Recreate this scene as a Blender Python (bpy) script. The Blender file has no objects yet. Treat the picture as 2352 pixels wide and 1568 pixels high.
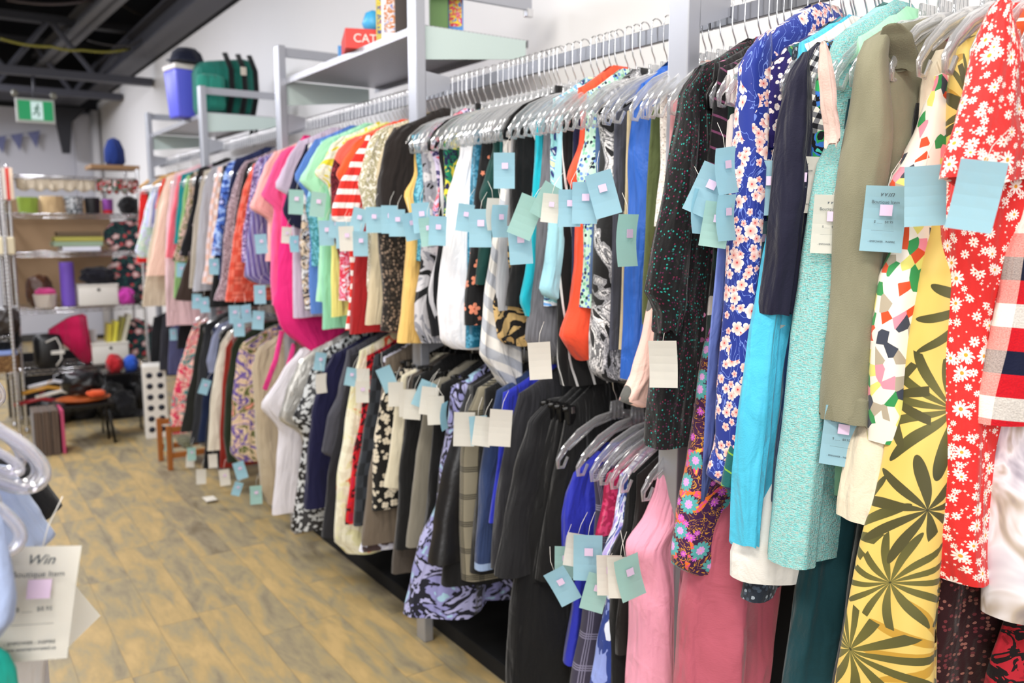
import bpy, bmesh, math, random
from mathutils import Vector, noise
R = random.Random(7)
C = bpy.context.scene.collection
sc = bpy.context.scene

# ---------------------------------------------------------------- camera
FPX = 1950.0; EYE = 1.5
PIT = math.atan(264 / FPX); PSI = math.atan(1346 * math.cos(PIT) / FPX)
cam = bpy.data.cameras.new('camera'); camo = bpy.data.objects.new('camera', cam); C.objects.link(camo)
camo.location = (0, 0, EYE)
camo.rotation_euler = (math.pi / 2 - PIT, 0, -PSI)
cam.sensor_width = 36; cam.lens = FPX * 36 / 2352
cam.clip_start = 0.05
cam.dof.use_dof = True; cam.dof.focus_distance = 1.52; cam.dof.aperture_fstop = 3.4
sc.camera = camo
# ---------------------------------------------------------------- world, light, exposure
sc.view_settings.view_transform = 'Standard'; sc.view_settings.look = 'None'
sc.view_settings.gamma = 1; sc.view_settings.exposure = -0.28
w = bpy.data.worlds.new('world'); sc.world = w; w.use_nodes = True
w.node_tree.nodes['Background'].inputs[0].default_value = (0.80, 0.88, 1.0, 1)
w.node_tree.nodes['Background'].inputs[1].default_value = .85
def area(name, loc, rot, sx, sy, power, col):
    l = bpy.data.lights.new(name, 'AREA'); l.shape = 'RECTANGLE'; l.size = sx; l.size_y = sy
    l.energy = power; l.color = col
    o = bpy.data.objects.new(name, l); C.objects.link(o); o.location = loc; o.rotation_euler = rot
    return o
area('front_fill_light', (-2.2, -2.6, 2.3), (math.radians(74), 0, math.radians(-38)), 3.6, 2.2, 210, (1.0, 0.98, 0.97))  # added frontal fill from behind the camera, no window is modelled
for k, (y, p) in enumerate(((-0.2, 62), (1.9, 60), (4.2, 74), (6.6, 110), (9.8, 150))):
    area('unseen_ceiling_light', (-0.35, y, 3.05), (0, math.radians(-14), 0), 0.35, 1.3, p, (1.0, 0.95, 0.87) if y < 4 else (0.93, 0.94, 1.0))  # unseen overhead area lights without fixtures, lighting the aisle and far end
area('unseen_rack_light', (0.7, 1.4, 3.0), (0, math.radians(-30), 0), 0.3, 2.2, 22, (1.0, 0.96, 0.9))  # unseen overhead area light aimed at the near garments

# ---------------------------------------------------------------- pixel ray -> point on a real plane
FW = Vector((math.sin(PSI) * math.cos(PIT), math.cos(PSI) * math.cos(PIT), -math.sin(PIT)))
RT = Vector((math.cos(PSI), -math.sin(PSI), 0))
UP = Vector((math.sin(PSI) * math.sin(PIT), math.cos(PSI) * math.sin(PIT), math.cos(PIT)))
def P(px, py, ax, v):
    d = FW + RT * ((px - 1176) / FPX) - UP * ((py - 784) / FPX)
    o = (0, 0, EYE); t = (v - o[ax]) / d[ax]
    return Vector((d.x * t, d.y * t, EYE + d.z * t))

# ---------------------------------------------------------------- material kit
def lin(h):
    if isinstance(h, tuple): return h
    h = h.lstrip('#'); out = []
    for i in (0, 2, 4):
        c = int(h[i:i + 2], 16) / 255
        out.append(c / 12.92 if c <= .04045 else ((c + .055) / 1.055) ** 2.4)
    return (out[0], out[1], out[2], 1)
class N:
    def __init__(s, name):
        s.m = bpy.data.materials.new(name); s.m.use_nodes = True
        s.t = s.m.node_tree; s.n = s.t.nodes; s.b = s.n['Principled BSDF']
    def link(s, a, b):
        if hasattr(a, 'outputs'): a = a.outputs[0]
        s.t.links.new(a, b)
    def put(s, inp, v):
        if isinstance(v, (int, float)): inp.default_value = v
        elif isinstance(v, tuple): inp.default_value = v
        elif isinstance(v, str): inp.default_value = lin(v)
        else: s.link(v, inp)
    def math(s, op, a, b=0.0, c=None):
        n = s.n.new('ShaderNodeMath'); n.operation = op; s.put(n.inputs[0], a); s.put(n.inputs[1], b)
        if c is not None: s.put(n.inputs[2], c)
        return n.outputs[0]
    def mix(s, f, a, b):
        n = s.n.new('ShaderNodeMix'); n.data_type = 'RGBA'; s.put(n.inputs[0], f); s.put(n.inputs[6], a); s.put(n.inputs[7], b)
        return n.outputs[2]
    def uv(s, sx=1, sy=1, rot=0, off=(0, 0)):
        c = s.n.new('ShaderNodeTexCoord'); m = s.n.new('ShaderNodeMapping')
        m.inputs['Scale'].default_value = (sx, sy, 1); m.inputs['Rotation'].default_value = (0, 0, rot)
        m.inputs['Location'].default_value = (off[0], off[1], 0)
        s.t.links.new(c.outputs['UV'], m.inputs[0]); return m.outputs[0]
    def obj(s, sx=1, sy=1, sz=1):
        c = s.n.new('ShaderNodeTexCoord'); m = s.n.new('ShaderNodeMapping')
        m.inputs['Scale'].default_value = (sx, sy, sz)
        s.t.links.new(c.outputs['Object'], m.inputs[0]); return m.outputs[0]
    def noise(s, vec, scale=5, detail=2, dist=0, rough=.5):
        n = s.n.new('ShaderNodeTexNoise'); s.link(vec, n.inputs['Vector']); n.inputs['Scale'].default_value = scale
        n.inputs['Detail'].default_value = detail; n.inputs['Distortion'].default_value = dist; n.inputs['Roughness'].default_value = rough
        return n
    def vor(s, vec, scale=5, feat='F1', rnd=1):
        n = s.n.new('ShaderNodeTexVoronoi'); n.voronoi_dimensions = '2D'; n.feature = feat; s.link(vec, n.inputs['Vector']); n.inputs['Scale'].default_value = scale
        n.inputs['Randomness'].default_value = rnd; return n
    def ramp(s, f, stops, const=True):
        n = s.n.new('ShaderNodeValToRGB'); s.put(n.inputs[0], f); e = n.color_ramp.elements
        n.color_ramp.interpolation = 'CONSTANT' if const else 'LINEAR'
        while len(e) < len(stops): e.new(0.5)
        for k, (p, c) in enumerate(stops): e[k].position = p; e[k].color = lin(c)
        return n.outputs[0]
    def sep(s, v):
        n = s.n.new('ShaderNodeSeparateXYZ'); s.link(v, n.inputs[0]); return n.outputs
    def bump(s, h, st=.3, d=.002):
        n = s.n.new('ShaderNodeBump'); n.inputs['Strength'].default_value = st; n.inputs['Distance'].default_value = d
        s.put(n.inputs['Height'], h); s.link(n.outputs[0], s.b.inputs['Normal'])
    def flowers(s, col, vec, scale, petals, r, sharp, petal, centre, prob=1.0, rin=.13, tip=None, inner=.25):
        """petalled blossoms, one to a Voronoi cell, each turned its own way"""
        v = s.vor(vec, scale, rnd=.75)
        sub = s.n.new('ShaderNodeVectorMath'); sub.operation = 'SUBTRACT'
        sv = s.n.new('ShaderNodeVectorMath'); sv.operation = 'SCALE'; sv.inputs['Scale'].default_value = scale
        s.link(vec, sv.inputs[0]); ps = s.n.new('ShaderNodeVectorMath'); ps.operation = 'SCALE'; ps.inputs['Scale'].default_value = scale
        s.link(v.outputs['Position'], ps.inputs[0])
        s.link(sv.outputs[0], sub.inputs[0]); s.link(ps.outputs[0], sub.inputs[1])
        x, y, z = s.sep(sub.outputs[0])
        cr = s.n.new('ShaderNodeSeparateColor'); s.link(v.outputs['Color'], cr.inputs[0])
        ang = s.math('ADD', s.math('ARCTAN2', y, x), s.math('MULTIPLY', cr.outputs[0], 6.28))
        pet = s.math('ABSOLUTE', s.math('COSINE', s.math('MULTIPLY', ang, petals / 2)))
        pet = s.math('POWER', pet, sharp)
        size = s.math('MULTIPLY_ADD', cr.outputs[1], .5, .62)
        rad = s.math('MULTIPLY', s.math('MULTIPLY', s.math('MULTIPLY_ADD', pet, 1 - inner, inner), r), size)
        d = v.outputs['Distance']
        m = s.math('MULTIPLY', s.math('LESS_THAN', d, rad), s.math('LESS_THAN', cr.outputs[2], prob))
        pc = petal
        if tip: pc = s.mix(s.math('MULTIPLY', s.math('DIVIDE', d, r), 1.0), tip, petal)
        c = s.mix(m, col, pc)
        m2 = s.math('MULTIPLY', s.math('LESS_THAN', d, s.math('MULTIPLY', size, r * rin)), s.math('LESS_THAN', cr.outputs[2], prob))
        return s.mix(m2, c, centre)
    def done(s, col, rough=.85, sheen=.15, **k):
        s.put(s.b.inputs['Base Color'], col); s.b.inputs['Roughness'].default_value = rough
        s.b.inputs['Specular IOR Level'].default_value = k.get('spec', .25)
        if 'Sheen Weight' in s.b.inputs: s.b.inputs['Sheen Weight'].default_value = sheen
        if k.get('metal'): s.b.inputs['Metallic'].default_value = k['metal']
        return s.m
_mc = {}
def M(kind, *a):
    key = (kind,) + a
    if key not in _mc: _mc[key] = globals()['m_' + kind](*a)
    return _mc[key]
def weave(n, st=.25, sc_=900):
    nn = n.noise(n.uv(1, 1), sc_ * .35, 2); big = n.noise(n.uv(1, .16, .06), 26, 2, .4); cr = n.noise(n.uv(1, .6, .5), 20, 3, .6)
    h = n.math('ADD', n.math('MULTIPLY', nn.outputs[0], .0012 * st * 2), n.math('ADD', n.math('MULTIPLY', big.outputs[0], .022), n.math('MULTIPLY', cr.outputs[0], .008)))
    n.bump(h, 1.0, 1.0)
def m_solid(c, rough=.85, var=.12):
    n = N('cloth'); nz = n.noise(n.uv(3, 1.2), 9, 3)
    dark = tuple(x * (1 - var) for x in lin(c)[:3]) + (1,)
    weave(n); return n.done(n.mix(nz.outputs[0], dark, c), rough)
def m_satin(c, rough=.35): n = N('satin'); weave(n, .1); return n.done(lin(c), rough, 0, spec=.5)
def m_leather(c):
    n = N('leather'); nz = n.noise(n.uv(), 60, 4); n.bump(nz.outputs[0], .4, .003); return n.done(lin(c), .38, 0, spec=.5)
def m_stripe(c1, c2, wdt=.02, ang=0.0, duty=.5):
    n = N('striped_cloth'); x, y, z = n.sep(n.uv(1, 1, ang))
    f = n.math('LESS_THAN', n.math('FRACT', n.math('DIVIDE', y, wdt)), duty); weave(n)
    return n.done(n.mix(f, c2, c1))
def m_hemmed(c1, c2, zline):
    n = N('hemmed_cloth'); x, y, z = n.sep(n.uv()); weave(n)
    return n.done(n.mix(n.math('LESS_THAN', y, zline), c1, c2))
def m_plaid(base, c2, c3, size=.06, line=None):
    n = N('plaid_cloth'); x, y, z = n.sep(n.uv())
    fx = n.math('FRACT', n.math('DIVIDE', x, size)); fy = n.math('FRACT', n.math('DIVIDE', y, size))
    a = n.math('MULTIPLY', n.math('LESS_THAN', fx, .5), .5); b = n.math('MULTIPLY', n.math('LESS_THAN', fy, .5), .5)
    s = n.math('ADD', a, b)
    col = n.ramp(s, [(0, base), (.4, c2), (.8, c3)])
    if line:
        l = n.math('MAXIMUM', n.math('LESS_THAN', n.math('ABSOLUTE', n.math('SUBTRACT', fx, .75)), .03), n.math('LESS_THAN', n.math('ABSOLUTE', n.math('SUBTRACT', fy, .75)), .03))
        col = n.mix(l, col, line)
    weave(n); return n.done(col)
def m_buffalo(size=.066):
    n = N('red_plaid_flannel'); x, y, z = n.sep(n.uv())
    fx = n.math('FRACT', n.math('DIVIDE', x, size)); fy = n.math('FRACT', n.math('DIVIDE', y, size * 1.9))
    fy = n.math('FRACT', n.math('DIVIDE', y, size * 2.1))
    cx = n.ramp(fx, [(0, '#0c1028'), (.5, '#f2dccf')])
    cy = n.ramp(fy, [(0, '#ea0c14'), (.25, '#0e1430'), (.5, '#ea0c14'), (.75, '#f4ece4')])
    nz = n.noise(n.uv(1, 1), 500, 1)
    col = n.mix(n.math('MULTIPLY_ADD', nz.outputs[0], .5, .35), cx, cy); weave(n, .4); return n.done(col, .95)
def m_glen(a, b):
    n = N('glen_check'); x, y, z = n.sep(n.uv())
    fx = n.math('FRACT', n.math('DIVIDE', x, .004)); fy = n.math('FRACT', n.math('DIVIDE', y, .004))
    g = n.math('FRACT', n.math('DIVIDE', y, .085)); h = n.math('FRACT', n.math('DIVIDE', x, .06))
    band = n.math('MULTIPLY', n.math('LESS_THAN', g, .22), n.math('GREATER_THAN', n.math('FRACT', n.math('MULTIPLY', g, 14)), .45))
    hb = n.math('MULTIPLY', n.math('LESS_THAN', h, .3), n.math('GREATER_THAN', n.math('FRACT', n.math('MULTIPLY', h, 10)), .6))
    c = n.mix(n.math('MAXIMUM', band, hb), a, b); return n.done(c)
def m_speck(bg, cs, scale=120, prob=.35, r=.35):
    n = N('speckled_cloth'); u = n.uv(); v = n.vor(u, scale); cr = n.n.new('ShaderNodeSeparateColor'); n.link(v.outputs['Color'], cr.inputs[0])
    m = n.math('MULTIPLY', n.math('LESS_THAN', v.outputs['Distance'], r), n.math('LESS_THAN', cr.outputs[0], prob))
    k = len(cs); c = n.ramp(cr.outputs[1], [(i / k, x) for i, x in enumerate(cs)]); weave(n)
    return n.done(n.mix(m, bg, c))
def m_paint(cs, scale=12, dist=1.5, sx=1.0, sy=1.0, detail=3, soft=False):
    n = N('printed_cloth'); nz = n.noise(n.uv(sx, sy), scale, detail, dist)
    f = n.math('MULTIPLY_ADD', n.math('SUBTRACT', nz.outputs[0], .5), 2.2, .5)
    k = len(cs); weave(n); return n.done(n.ramp(f, [(i / k, x) for i, x in enumerate(cs)], not soft))
def m_leo(bg, spot, scale=55, thr=.3):
    n = N('spotted_cloth'); u = n.uv(1, .8); nz = n.noise(u, 60, 2)
    v = n.vor(u, scale); d = n.math('ADD', v.outputs['Distance'], n.math('MULTIPLY_ADD', nz.outputs[0], .5, -.25))
    f = n.math('LESS_THAN', n.math('ABSOLUTE', n.math('SUBTRACT', d, .33)), thr * .4); weave(n)
    return n.done(n.mix(f, bg, spot))
def m_floral(bg, petal, centre, scale=14, petals=5, r=.42, prob=.8, sharp=.6, leaf=None, tip=None, inner=.3):
    n = N('floral_cloth'); u = n.uv(); col = lin(bg)
    if leaf:
        nz = n.noise(n.uv(1, 1, 0, (3, 1)), scale * 1.6, 3, 1.5)
        col = n.mix(n.math('LESS_THAN', n.math('ABSOLUTE', n.math('SUBTRACT', nz.outputs[0], .5)), .035), bg, leaf)
    col = n.flowers(col, n.uv(1, 1, .6, (.31, .17)), scale * 1.5, petals, r * .8, sharp, petal, centre, prob * .6, inner=inner)
    col = n.flowers(col, u, scale, petals, r, sharp, petal, centre, prob, tip=tip, inner=inner)
    weave(n); return n.done(col)
def m_daisy(bg):
    n = N('daisy_cloth'); col = lin(bg)
    col = n.flowers(col, n.uv(1, 1, .9, (.21, .47)), 130, 4, .28, 1, '#f8dcd2', '#f8dcd2', .35)
    col = n.flowers(col, n.uv(1, 1, .4, (.11, .07)), 52, 8, .38, .8, '#fbe9e0', '#e0552a', .7, rin=.2, inner=.3)
    col = n.flowers(col, n.uv(), 35, 10, .42, .9, '#fdf0e8', '#f0a030', .55, rin=.24, inner=.32)
    weave(n, .15); return n.done(col, .7)
def m_blossom():
    n = N('blossom_cloth'); nz = n.noise(n.uv(1, .5), 26, 2, 2)
    col = n.mix(n.math('LESS_THAN', n.math('ABSOLUTE', n.math('SUBTRACT', nz.outputs[0], .5)), .012), '#1b2f86', '#6f86cf')
    big = n.noise(n.uv(1, 1, 0, (5, 2)), 9, 1)
    bl = n.flowers(col, n.uv(1, 1, .4, (.11, .07)), 46, 5, .46, .5, '#f3e6e2', '#b3242e', .8, inner=.45, tip='#d77b74')
    bl = n.flowers(bl, n.uv(), 34, 5, .48, .5, '#f6efe8', '#c2313a', .6, inner=.5, tip='#d98a80')
    return n.done(n.mix(n.math('GREATER_THAN', big.outputs[0], .47), col, bl), .6)
def m_palm():
    n = N('palm_leaf_cloth'); wv = n.noise(n.uv(9, .8), 3, 1)
    col = n.mix(wv.outputs[0], '#cda94e', '#e3c873')
    wob = n.n.new('ShaderNodeVectorMath'); wob.operation = 'ADD'
    nz = n.noise(n.uv(), 6, 1); sc2 = n.n.new('ShaderNodeVectorMath'); sc2.operation = 'SCALE'; sc2.inputs['Scale'].default_value = .05
    n.link(nz.outputs[1], sc2.inputs[0]); n.link(n.uv(), wob.inputs[0]); n.link(sc2.outputs[0], wob.inputs[1])
    col = n.flowers(col, wob.outputs[0], 3.6, 13, .62, 2.0, '#b98f34', '#8a7020', .6, rin=.03, inner=.03)
    w2 = n.n.new('ShaderNodeVectorMath'); w2.operation = 'ADD'; n.link(wob.outputs[0], w2.inputs[0]); w2.inputs[1].default_value = (.37, .59, 0)
    col = n.flowers(col, w2.outputs[0], 5.2, 13, .66, 1.9, '#3b3a20', '#3a3820', .9, rin=.02, inner=.02, tip='#6b6632')
    w3 = n.n.new('ShaderNodeVectorMath'); w3.operation = 'ADD'; n.link(wob.outputs[0], w3.inputs[0]); w3.inputs[1].default_value = (.11, .83, 0)
    col = n.flowers(col, w3.outputs[0], 6.5, 9, .62, 2.2, '#4a4626', '#3a3820', .45, rin=.02, inner=.02)
    return n.done(col, .5)
def m_mosaic():
    n = N('mosaic_cloth'); v = n.vor(n.uv(1, .8, .5), 62); cr = n.n.new('ShaderNodeSeparateColor'); n.link(v.outputs['Color'], cr.inputs[0])
    c = n.ramp(cr.outputs[0], [(0, '#e6ddd0'), (.4, '#3a3f4c'), (.52, '#2f8a4a'), (.64, '#d9d370'), (.74, '#e88a9a'), (.82, '#a89c88'), (.9, '#cf4a22')])
    return n.done(c, .6)
def m_paisley():
    n = N('paisley_cloth'); u = n.uv(); nz = n.noise(n.uv(1, 1, 0, (2, 2)), 34, 2, 3)
    col = n.mix(n.math('LESS_THAN', n.math('ABSOLUTE', n.math('SUBTRACT', nz.outputs[0], .52)), .02), '#3a1240', '#c98a2a')
    nz2 = n.noise(n.uv(1, .7, 0, (9, 4)), 20, 1, 2)
    f = n.ramp(nz2.outputs[0], [(0, '#000000'), (.62, '#ffffff')])
    col = n.mix(f, col, n.ramp(n.noise(n.uv(1, 1, 0, (4, 9)), 45, 2, 2).outputs[0], [(0, '#e0701c'), (.5, '#d8487a'), (.62, '#f0b030')]))
    col = n.flowers(col, n.uv(1, 1, .4, (.1, .3)), 40, 8, .36, .7, '#c85ac0', '#f0c030', .3)
    col = n.flowers(col, u, 22, 12, .42, .5, '#4fa0a0', '#40205c', .75, rin=.3, inner=.6)
    col = n.flowers(col, u, 22, 8, .2, .5, '#d89ad8', '#e0c020', .75, rin=.12, inner=.6)
    return n.done(col, .7)
def m_tweed():
    n = N('tweed'); nz = n.noise(n.uv(60, 420), 1.6, 3); nz2 = n.noise(n.uv(320, 90), 1.4, 2)
    c = n.ramp(nz.outputs[0], [(0, '#3fa3ac'), (.42, '#79cfd0'), (.5, '#a8e2dc'), (.6, '#cbb4ac'), (.66, '#8fd8d4')], False)
    c = n.mix(n.math('MULTIPLY', nz2.outputs[0], .6), c, '#7ed0d2')
    n.bump(n.math('ADD', nz.outputs[0], nz2.outputs[0]), 1.0, .004); return n.done(c, .95)
def m_gingham():
    n = N('gingham'); x, y, z = n.sep(n.uv(1, 1, .3))
    a = n.math('MULTIPLY', n.math('LESS_THAN', n.math('FRACT', n.math('DIVIDE', x, .018)), .5), .5)
    b = n.math('MULTIPLY', n.math('LESS_THAN', n.math('FRACT', n.math('DIVIDE', y, .018)), .5), .5)
    return n.done(n.ramp(n.math('ADD', a, b), [(0, '#e8e4da'), (.4, '#77777c'), (.8, '#14141c')]))
def m_sketch():
    n = N('ink_print_cloth'); a = n.noise(n.uv(1, .8), 7, 2, 2.5); b = n.noise(n.uv(1, 1), 130, 3, 1)
    tone = n.ramp(a.outputs[0], [(0, '#101012'), (.44, '#101012'), (.46, '#9a9a9e'), (.52, '#d8d6d8'), (.57, '#77777b'), (.6, '#e8e6e6'), (.66, '#151517')])
    ln = n.math('LESS_THAN', n.math('ABSOLUTE', n.math('SUBTRACT', n.noise(n.uv(1, 1, .3, (3, 3)), 30, 4, 4).outputs[0], .5)), .02)
    return n.done(n.mix(n.math('MULTIPLY', ln, .8), n.mix(n.math('MULTIPLY', n.math('GREATER_THAN', b.outputs[0], .56), .35), tone, '#202024'), '#131315'), .7)
def m_foil(c):
    n = N('foil_cloth'); nz = n.noise(n.uv(1, .6), 22, 3, 1.5); n.bump(nz.outputs[0], .6, .01)
    return n.done(n.mix(nz.outputs[0], '#8c8880', c), .32, 0, metal=.55)
def m_sequin(bg, dot, scale=110):
    n = N('sequin_cloth'); v = n.vor(n.uv(), scale); cr = n.n.new('ShaderNodeSeparateColor'); n.link(v.outputs['Color'], cr.inputs[0])
    n.bump(cr.outputs[0], .7, .004); return n.done(n.mix(n.math('LESS_THAN', cr.outputs[0], .4), bg, dot), .4, 0, spec=.6)
def m_denim(c, c2):
    n = N('denim'); nz = n.noise(n.uv(1, .4), 14, 3); tw = n.noise(n.uv(1, 1), 420, 1)
    n.bump(tw.outputs[0], .35, .002); return n.done(n.mix(n.math('MULTIPLY_ADD', n.math('SUBTRACT', nz.outputs[0], .5), 2.0, .5), c, c2), .9)
def m_knitline(c, c2, wdt=.006):
    n = N('ribbed_knit'); x, y, z = n.sep(n.uv()); nz = n.noise(n.uv(160, 12), 1.2, 2)
    return n.done(n.mix(nz.outputs[0], c, c2), .95)
def m_watercolour():
    n = N('watercolour_cloth'); a = n.noise(n.uv(1, .7), 11, 3, 1.2)
    c = n.ramp(a.outputs[0], [(0, '#6e6478'), (.36, '#8f8898'), (.45, '#c9c4cf'), (.52, '#eeeaf0'), (.6, '#b7a89a'), (.7, '#5d5664')], False)
    n.bump(a.outputs[0], .3, .006); return n.done(c, .5)
# hard materials
def m_metal(c='#b9bac0', rough=.28, metal=1.0): n = N('metal'); return n.done(lin(c), rough, 0, metal=metal, spec=.5)
def m_plain(c, rough=.5): n = N('plain'); return n.done(lin(c), rough, 0, spec=.4)
def m_clear(tint='#fbfcfd', op=.30):
    n = N('clear_plastic'); t = n.t; n.n.remove(n.b); out = n.n['Material Output']
    tr = n.n.new('ShaderNodeBsdfTransparent'); tr.inputs[0].default_value = lin(tint)
    gl = n.n.new('ShaderNodeBsdfGlossy'); gl.inputs['Roughness'].default_value = .12
    df = n.n.new('ShaderNodeBsdfDiffuse'); df.inputs[0].default_value = lin('#f0f0f2')
    lw = n.n.new('ShaderNodeLayerWeight'); lw.inputs[0].default_value = .55
    a = n.n.new('ShaderNodeMixShader'); a.inputs[0].default_value = .35; t.links.new(gl.outputs[0], a.inputs[1]); t.links.new(df.outputs[0], a.inputs[2])
    b = n.n.new('ShaderNodeMixShader'); f = n.math('MINIMUM', n.math('MULTIPLY_ADD', lw.outputs[1], .8, op * .6), 1)
    t.links.new(f, b.inputs[0]); t.links.new(tr.outputs[0], b.inputs[1]); t.links.new(a.outputs[0], b.inputs[2])
    t.links.new(b.outputs[0], out.inputs[0]); return n.m

# ---------------------------------------------------------------- mesh kit
def link(name, bm, mat, parent=None, smooth=True, loc=None):
    if not bm.loops.layers.uv:
        ul = bm.loops.layers.uv.new('UVMap')
        for f in bm.faces:
            for lp in f.loops: lp[ul].uv = (lp.vert.co.x + lp.vert.co.y * .7, lp.vert.co.z + lp.vert.co.y * .3)
    me = bpy.data.meshes.new(name); bm.to_mesh(me); bm.free()
    if smooth:
        for p in me.polygons: p.use_smooth = True
    if mat: me.materials.append(mat)
    o = bpy.data.objects.new(name, me); C.objects.link(o)
    if parent: o.parent = parent
    if loc: o.location = loc
    return o
def thing(name, label, cat, loc=(0, 0, 0), group=None, rz=0):
    o = bpy.data.objects.new(name, None); C.objects.link(o); o.location = loc; o.rotation_euler.z = rz
    return tag(o, label, cat, group)
def tag(o, label, cat, group=None, kind=None):
    o['label'] = label; o['category'] = cat
    if group: o['group'] = group
    if kind: o['kind'] = kind
    return o
def struct(o, label=None):
    o['kind'] = 'structure'
    if label: o['label'] = label
    return o
def bx(bm, c, s, rot=None, bev=0.0):
    r = bmesh.ops.create_cube(bm, size=1); vs = r['verts']
    for v in vs: v.co = Vector((v.co.x * s[0], v.co.y * s[1], v.co.z * s[2]))
    if bev:
        es = list({e for v in vs for e in v.link_edges})
        rr = bmesh.ops.bevel(bm, geom=es, offset=bev, segments=2, affect='EDGES', profile=.6); vs = list({v for f in rr['faces'] for v in f.verts} | {v for v in vs if v.is_valid})
    for v in vs:
        if rot is not None: v.co = rot @ v.co
        v.co += Vector(c)
    return vs
def tube(bm, pts, r, seg=8, flat=1.0, cap=True, nrm=None):
    pts = [Vector(p) for p in pts]; rings = []
    prev = None
    for i, p in enumerate(pts):
        t = (pts[min(i + 1, len(pts) - 1)] - pts[max(i - 1, 0)]).normalized()
        a = nrm if nrm is not None else (Vector((0, 1, 0)) if abs(t.y) < .9 else Vector((1, 0, 0)))
        u = t.cross(a).normalized(); v = t.cross(u).normalized()
        rr = r[i] if isinstance(r, (list, tuple)) else r
        rings.append([bm.verts.new(p + u * rr * math.cos(k * 2 * math.pi / seg) + v * rr * flat * math.sin(k * 2 * math.pi / seg)) for k in range(seg)])
    for a, b in zip(rings, rings[1:]):
        for k in range(seg): bm.faces.new((a[k], a[(k + 1) % seg], b[(k + 1) % seg], b[k]))
    if cap: bm.faces.new(rings[0][::-1]); bm.faces.new(rings[-1])
def chaikin(p, n=2):
    p = [Vector(q) for q in p]
    for _ in range(n):
        o = [p[0]]
        for a, b in zip(p, p[1:]): o += [a.lerp(b, .25), a.lerp(b, .75)]
        p = o + [p[-1]]
    return p
def lathe(bm, prof, c=(0, 0, 0), seg=24, sx=1, sy=1):
    rings = []
    for r, z in prof: rings.append([bm.verts.new((c[0] + r * sx * math.cos(k * 2 * math.pi / seg), c[1] + r * sy * math.sin(k * 2 * math.pi / seg), c[2] + z)) for k in range(seg)])
    for a, b in zip(rings, rings[1:]):
        for k in range(seg): bm.faces.new((a[k], a[(k + 1) % seg], b[(k + 1) % seg], b[k]))
    bm.faces.new(rings[0][::-1]); bm.faces.new(rings[-1])
def prism(bm, poly, y0, y1, axis=1):
    """poly of (a,b) in the plane across AXIS, extruded from y0 to y1"""
    def mk(a, b, t): return {1: (a, t, b), 0: (t, a, b), 2: (a, b, t)}[axis]
    A = [bm.verts.new(mk(a, b, y0)) for a, b in poly]; B_ = [bm.verts.new(mk(a, b, y1)) for a, b in poly]
    bm.faces.new(A); bm.faces.new(B_[::-1])
    for k in range(len(A)): j = (k + 1) % len(A); bm.faces.new((A[k], B_[k], B_[j], A[j]))
    bmesh.ops.recalc_face_normals(bm, faces=bm.faces[:])
def box(name, mat, c, s, parent=None, rot=None, bev=0.004):
    bm = bmesh.new(); bx(bm, c, s, rot, bev); return link(name, bm, mat, parent, smooth=False)

# ---------------------------------------------------------------- the setting
BAR = 1.52; BZ = 1.985; LZ = 1.12; UPX = 1.40; WALL = 2.0; BACK = 12.7; CZ = 3.12
def m_floor():
    n = N('wood_plank_vinyl'); co = n.obj(); x, y, z = n.sep(co)
    col = n.math('FLOOR', n.math('DIVIDE', x, .152))
    yo = n.math('ADD', y, n.math('MULTIPLY', n.math('FRACT', n.math('MULTIPLY', n.math('SINE', n.math('MULTIPLY', col, 12.9898)), 43.75)), .91))
    row = n.math('FLOOR', n.math('DIVIDE', yo, .91))
    cmb = n.n.new('ShaderNodeCombineXYZ'); n.link(col, cmb.inputs[0]); n.link(row, cmb.inputs[1])
    wn = n.n.new('ShaderNodeTexWhiteNoise'); wn.noise_dimensions = '3D'; n.link(cmb.outputs[0], wn.inputs['Vector'])
    off = n.n.new('ShaderNodeVectorMath'); off.operation = 'MULTIPLY_ADD'; n.link(wn.outputs[1], off.inputs[0]); off.inputs[1].default_value = (9, 9, 9); n.link(co, off.inputs[2])
    mp = n.n.new('ShaderNodeMapping'); mp.inputs['Scale'].default_value = (1, .28, 1); n.link(off.outputs[0], mp.inputs[0])
    g1 = n.noise(mp.outputs[0], 11, 4, .8); g2 = n.noise(mp.outputs[0], 60, 3, .3)
    f = n.math('ADD', g1.outputs[0], n.math('MULTIPLY', n.math('SUBTRACT', g2.outputs[0], .5), .25))
    f = n.math('ADD', f, n.math('MULTIPLY', n.math('SUBTRACT', wn.outputs[0], .5), .16))
    c = n.ramp(f, [(.22, '#73664e'), (.36, '#8a7e66'), (.47, '#9b8d6c'), (.57, '#ab9364'), (.74, '#bda06c')], False)
    ex = n.math('LESS_THAN', n.math('FRACT', n.math('DIVIDE', x, .152)), .018); ey = n.math('LESS_THAN', n.math('FRACT', n.math('DIVIDE', yo, .91)), .004)
    c = n.mix(n.math('MULTIPLY', n.math('MAXIMUM', ex, ey), .35), c, '#4a3d2a')
    n.bump(f, .1, .002); return n.done(c, .48, 0, spec=.4)
def slab(name, c, s, mat):
    return struct(box(name, mat, c, s, bev=0))
def m_wall(c):
    n = N('painted_wall'); nz = n.noise(n.obj(), 2.2, 3); n2 = n.noise(n.obj(), 180, 2)
    d = tuple(x * .95 for x in lin(c)[:3]) + (1,); n.bump(n2.outputs[0], .15, .001); return n.done(n.mix(nz.outputs[0], d, c), .75, 0)
slab('floor', (-1.5, 4.7, -.05), (7.2, 16.2, .1), M('floor'))
slab('wall_right', (WALL + .06, 4.7, CZ / 2), (.12, 16.2, CZ), M('wall', '#e6e4e4'))
slab('wall_back', (-1.5, BACK + .06, 1.5), (7.2, .12, 3.0), M('wall', '#c4c4cc'))
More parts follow.
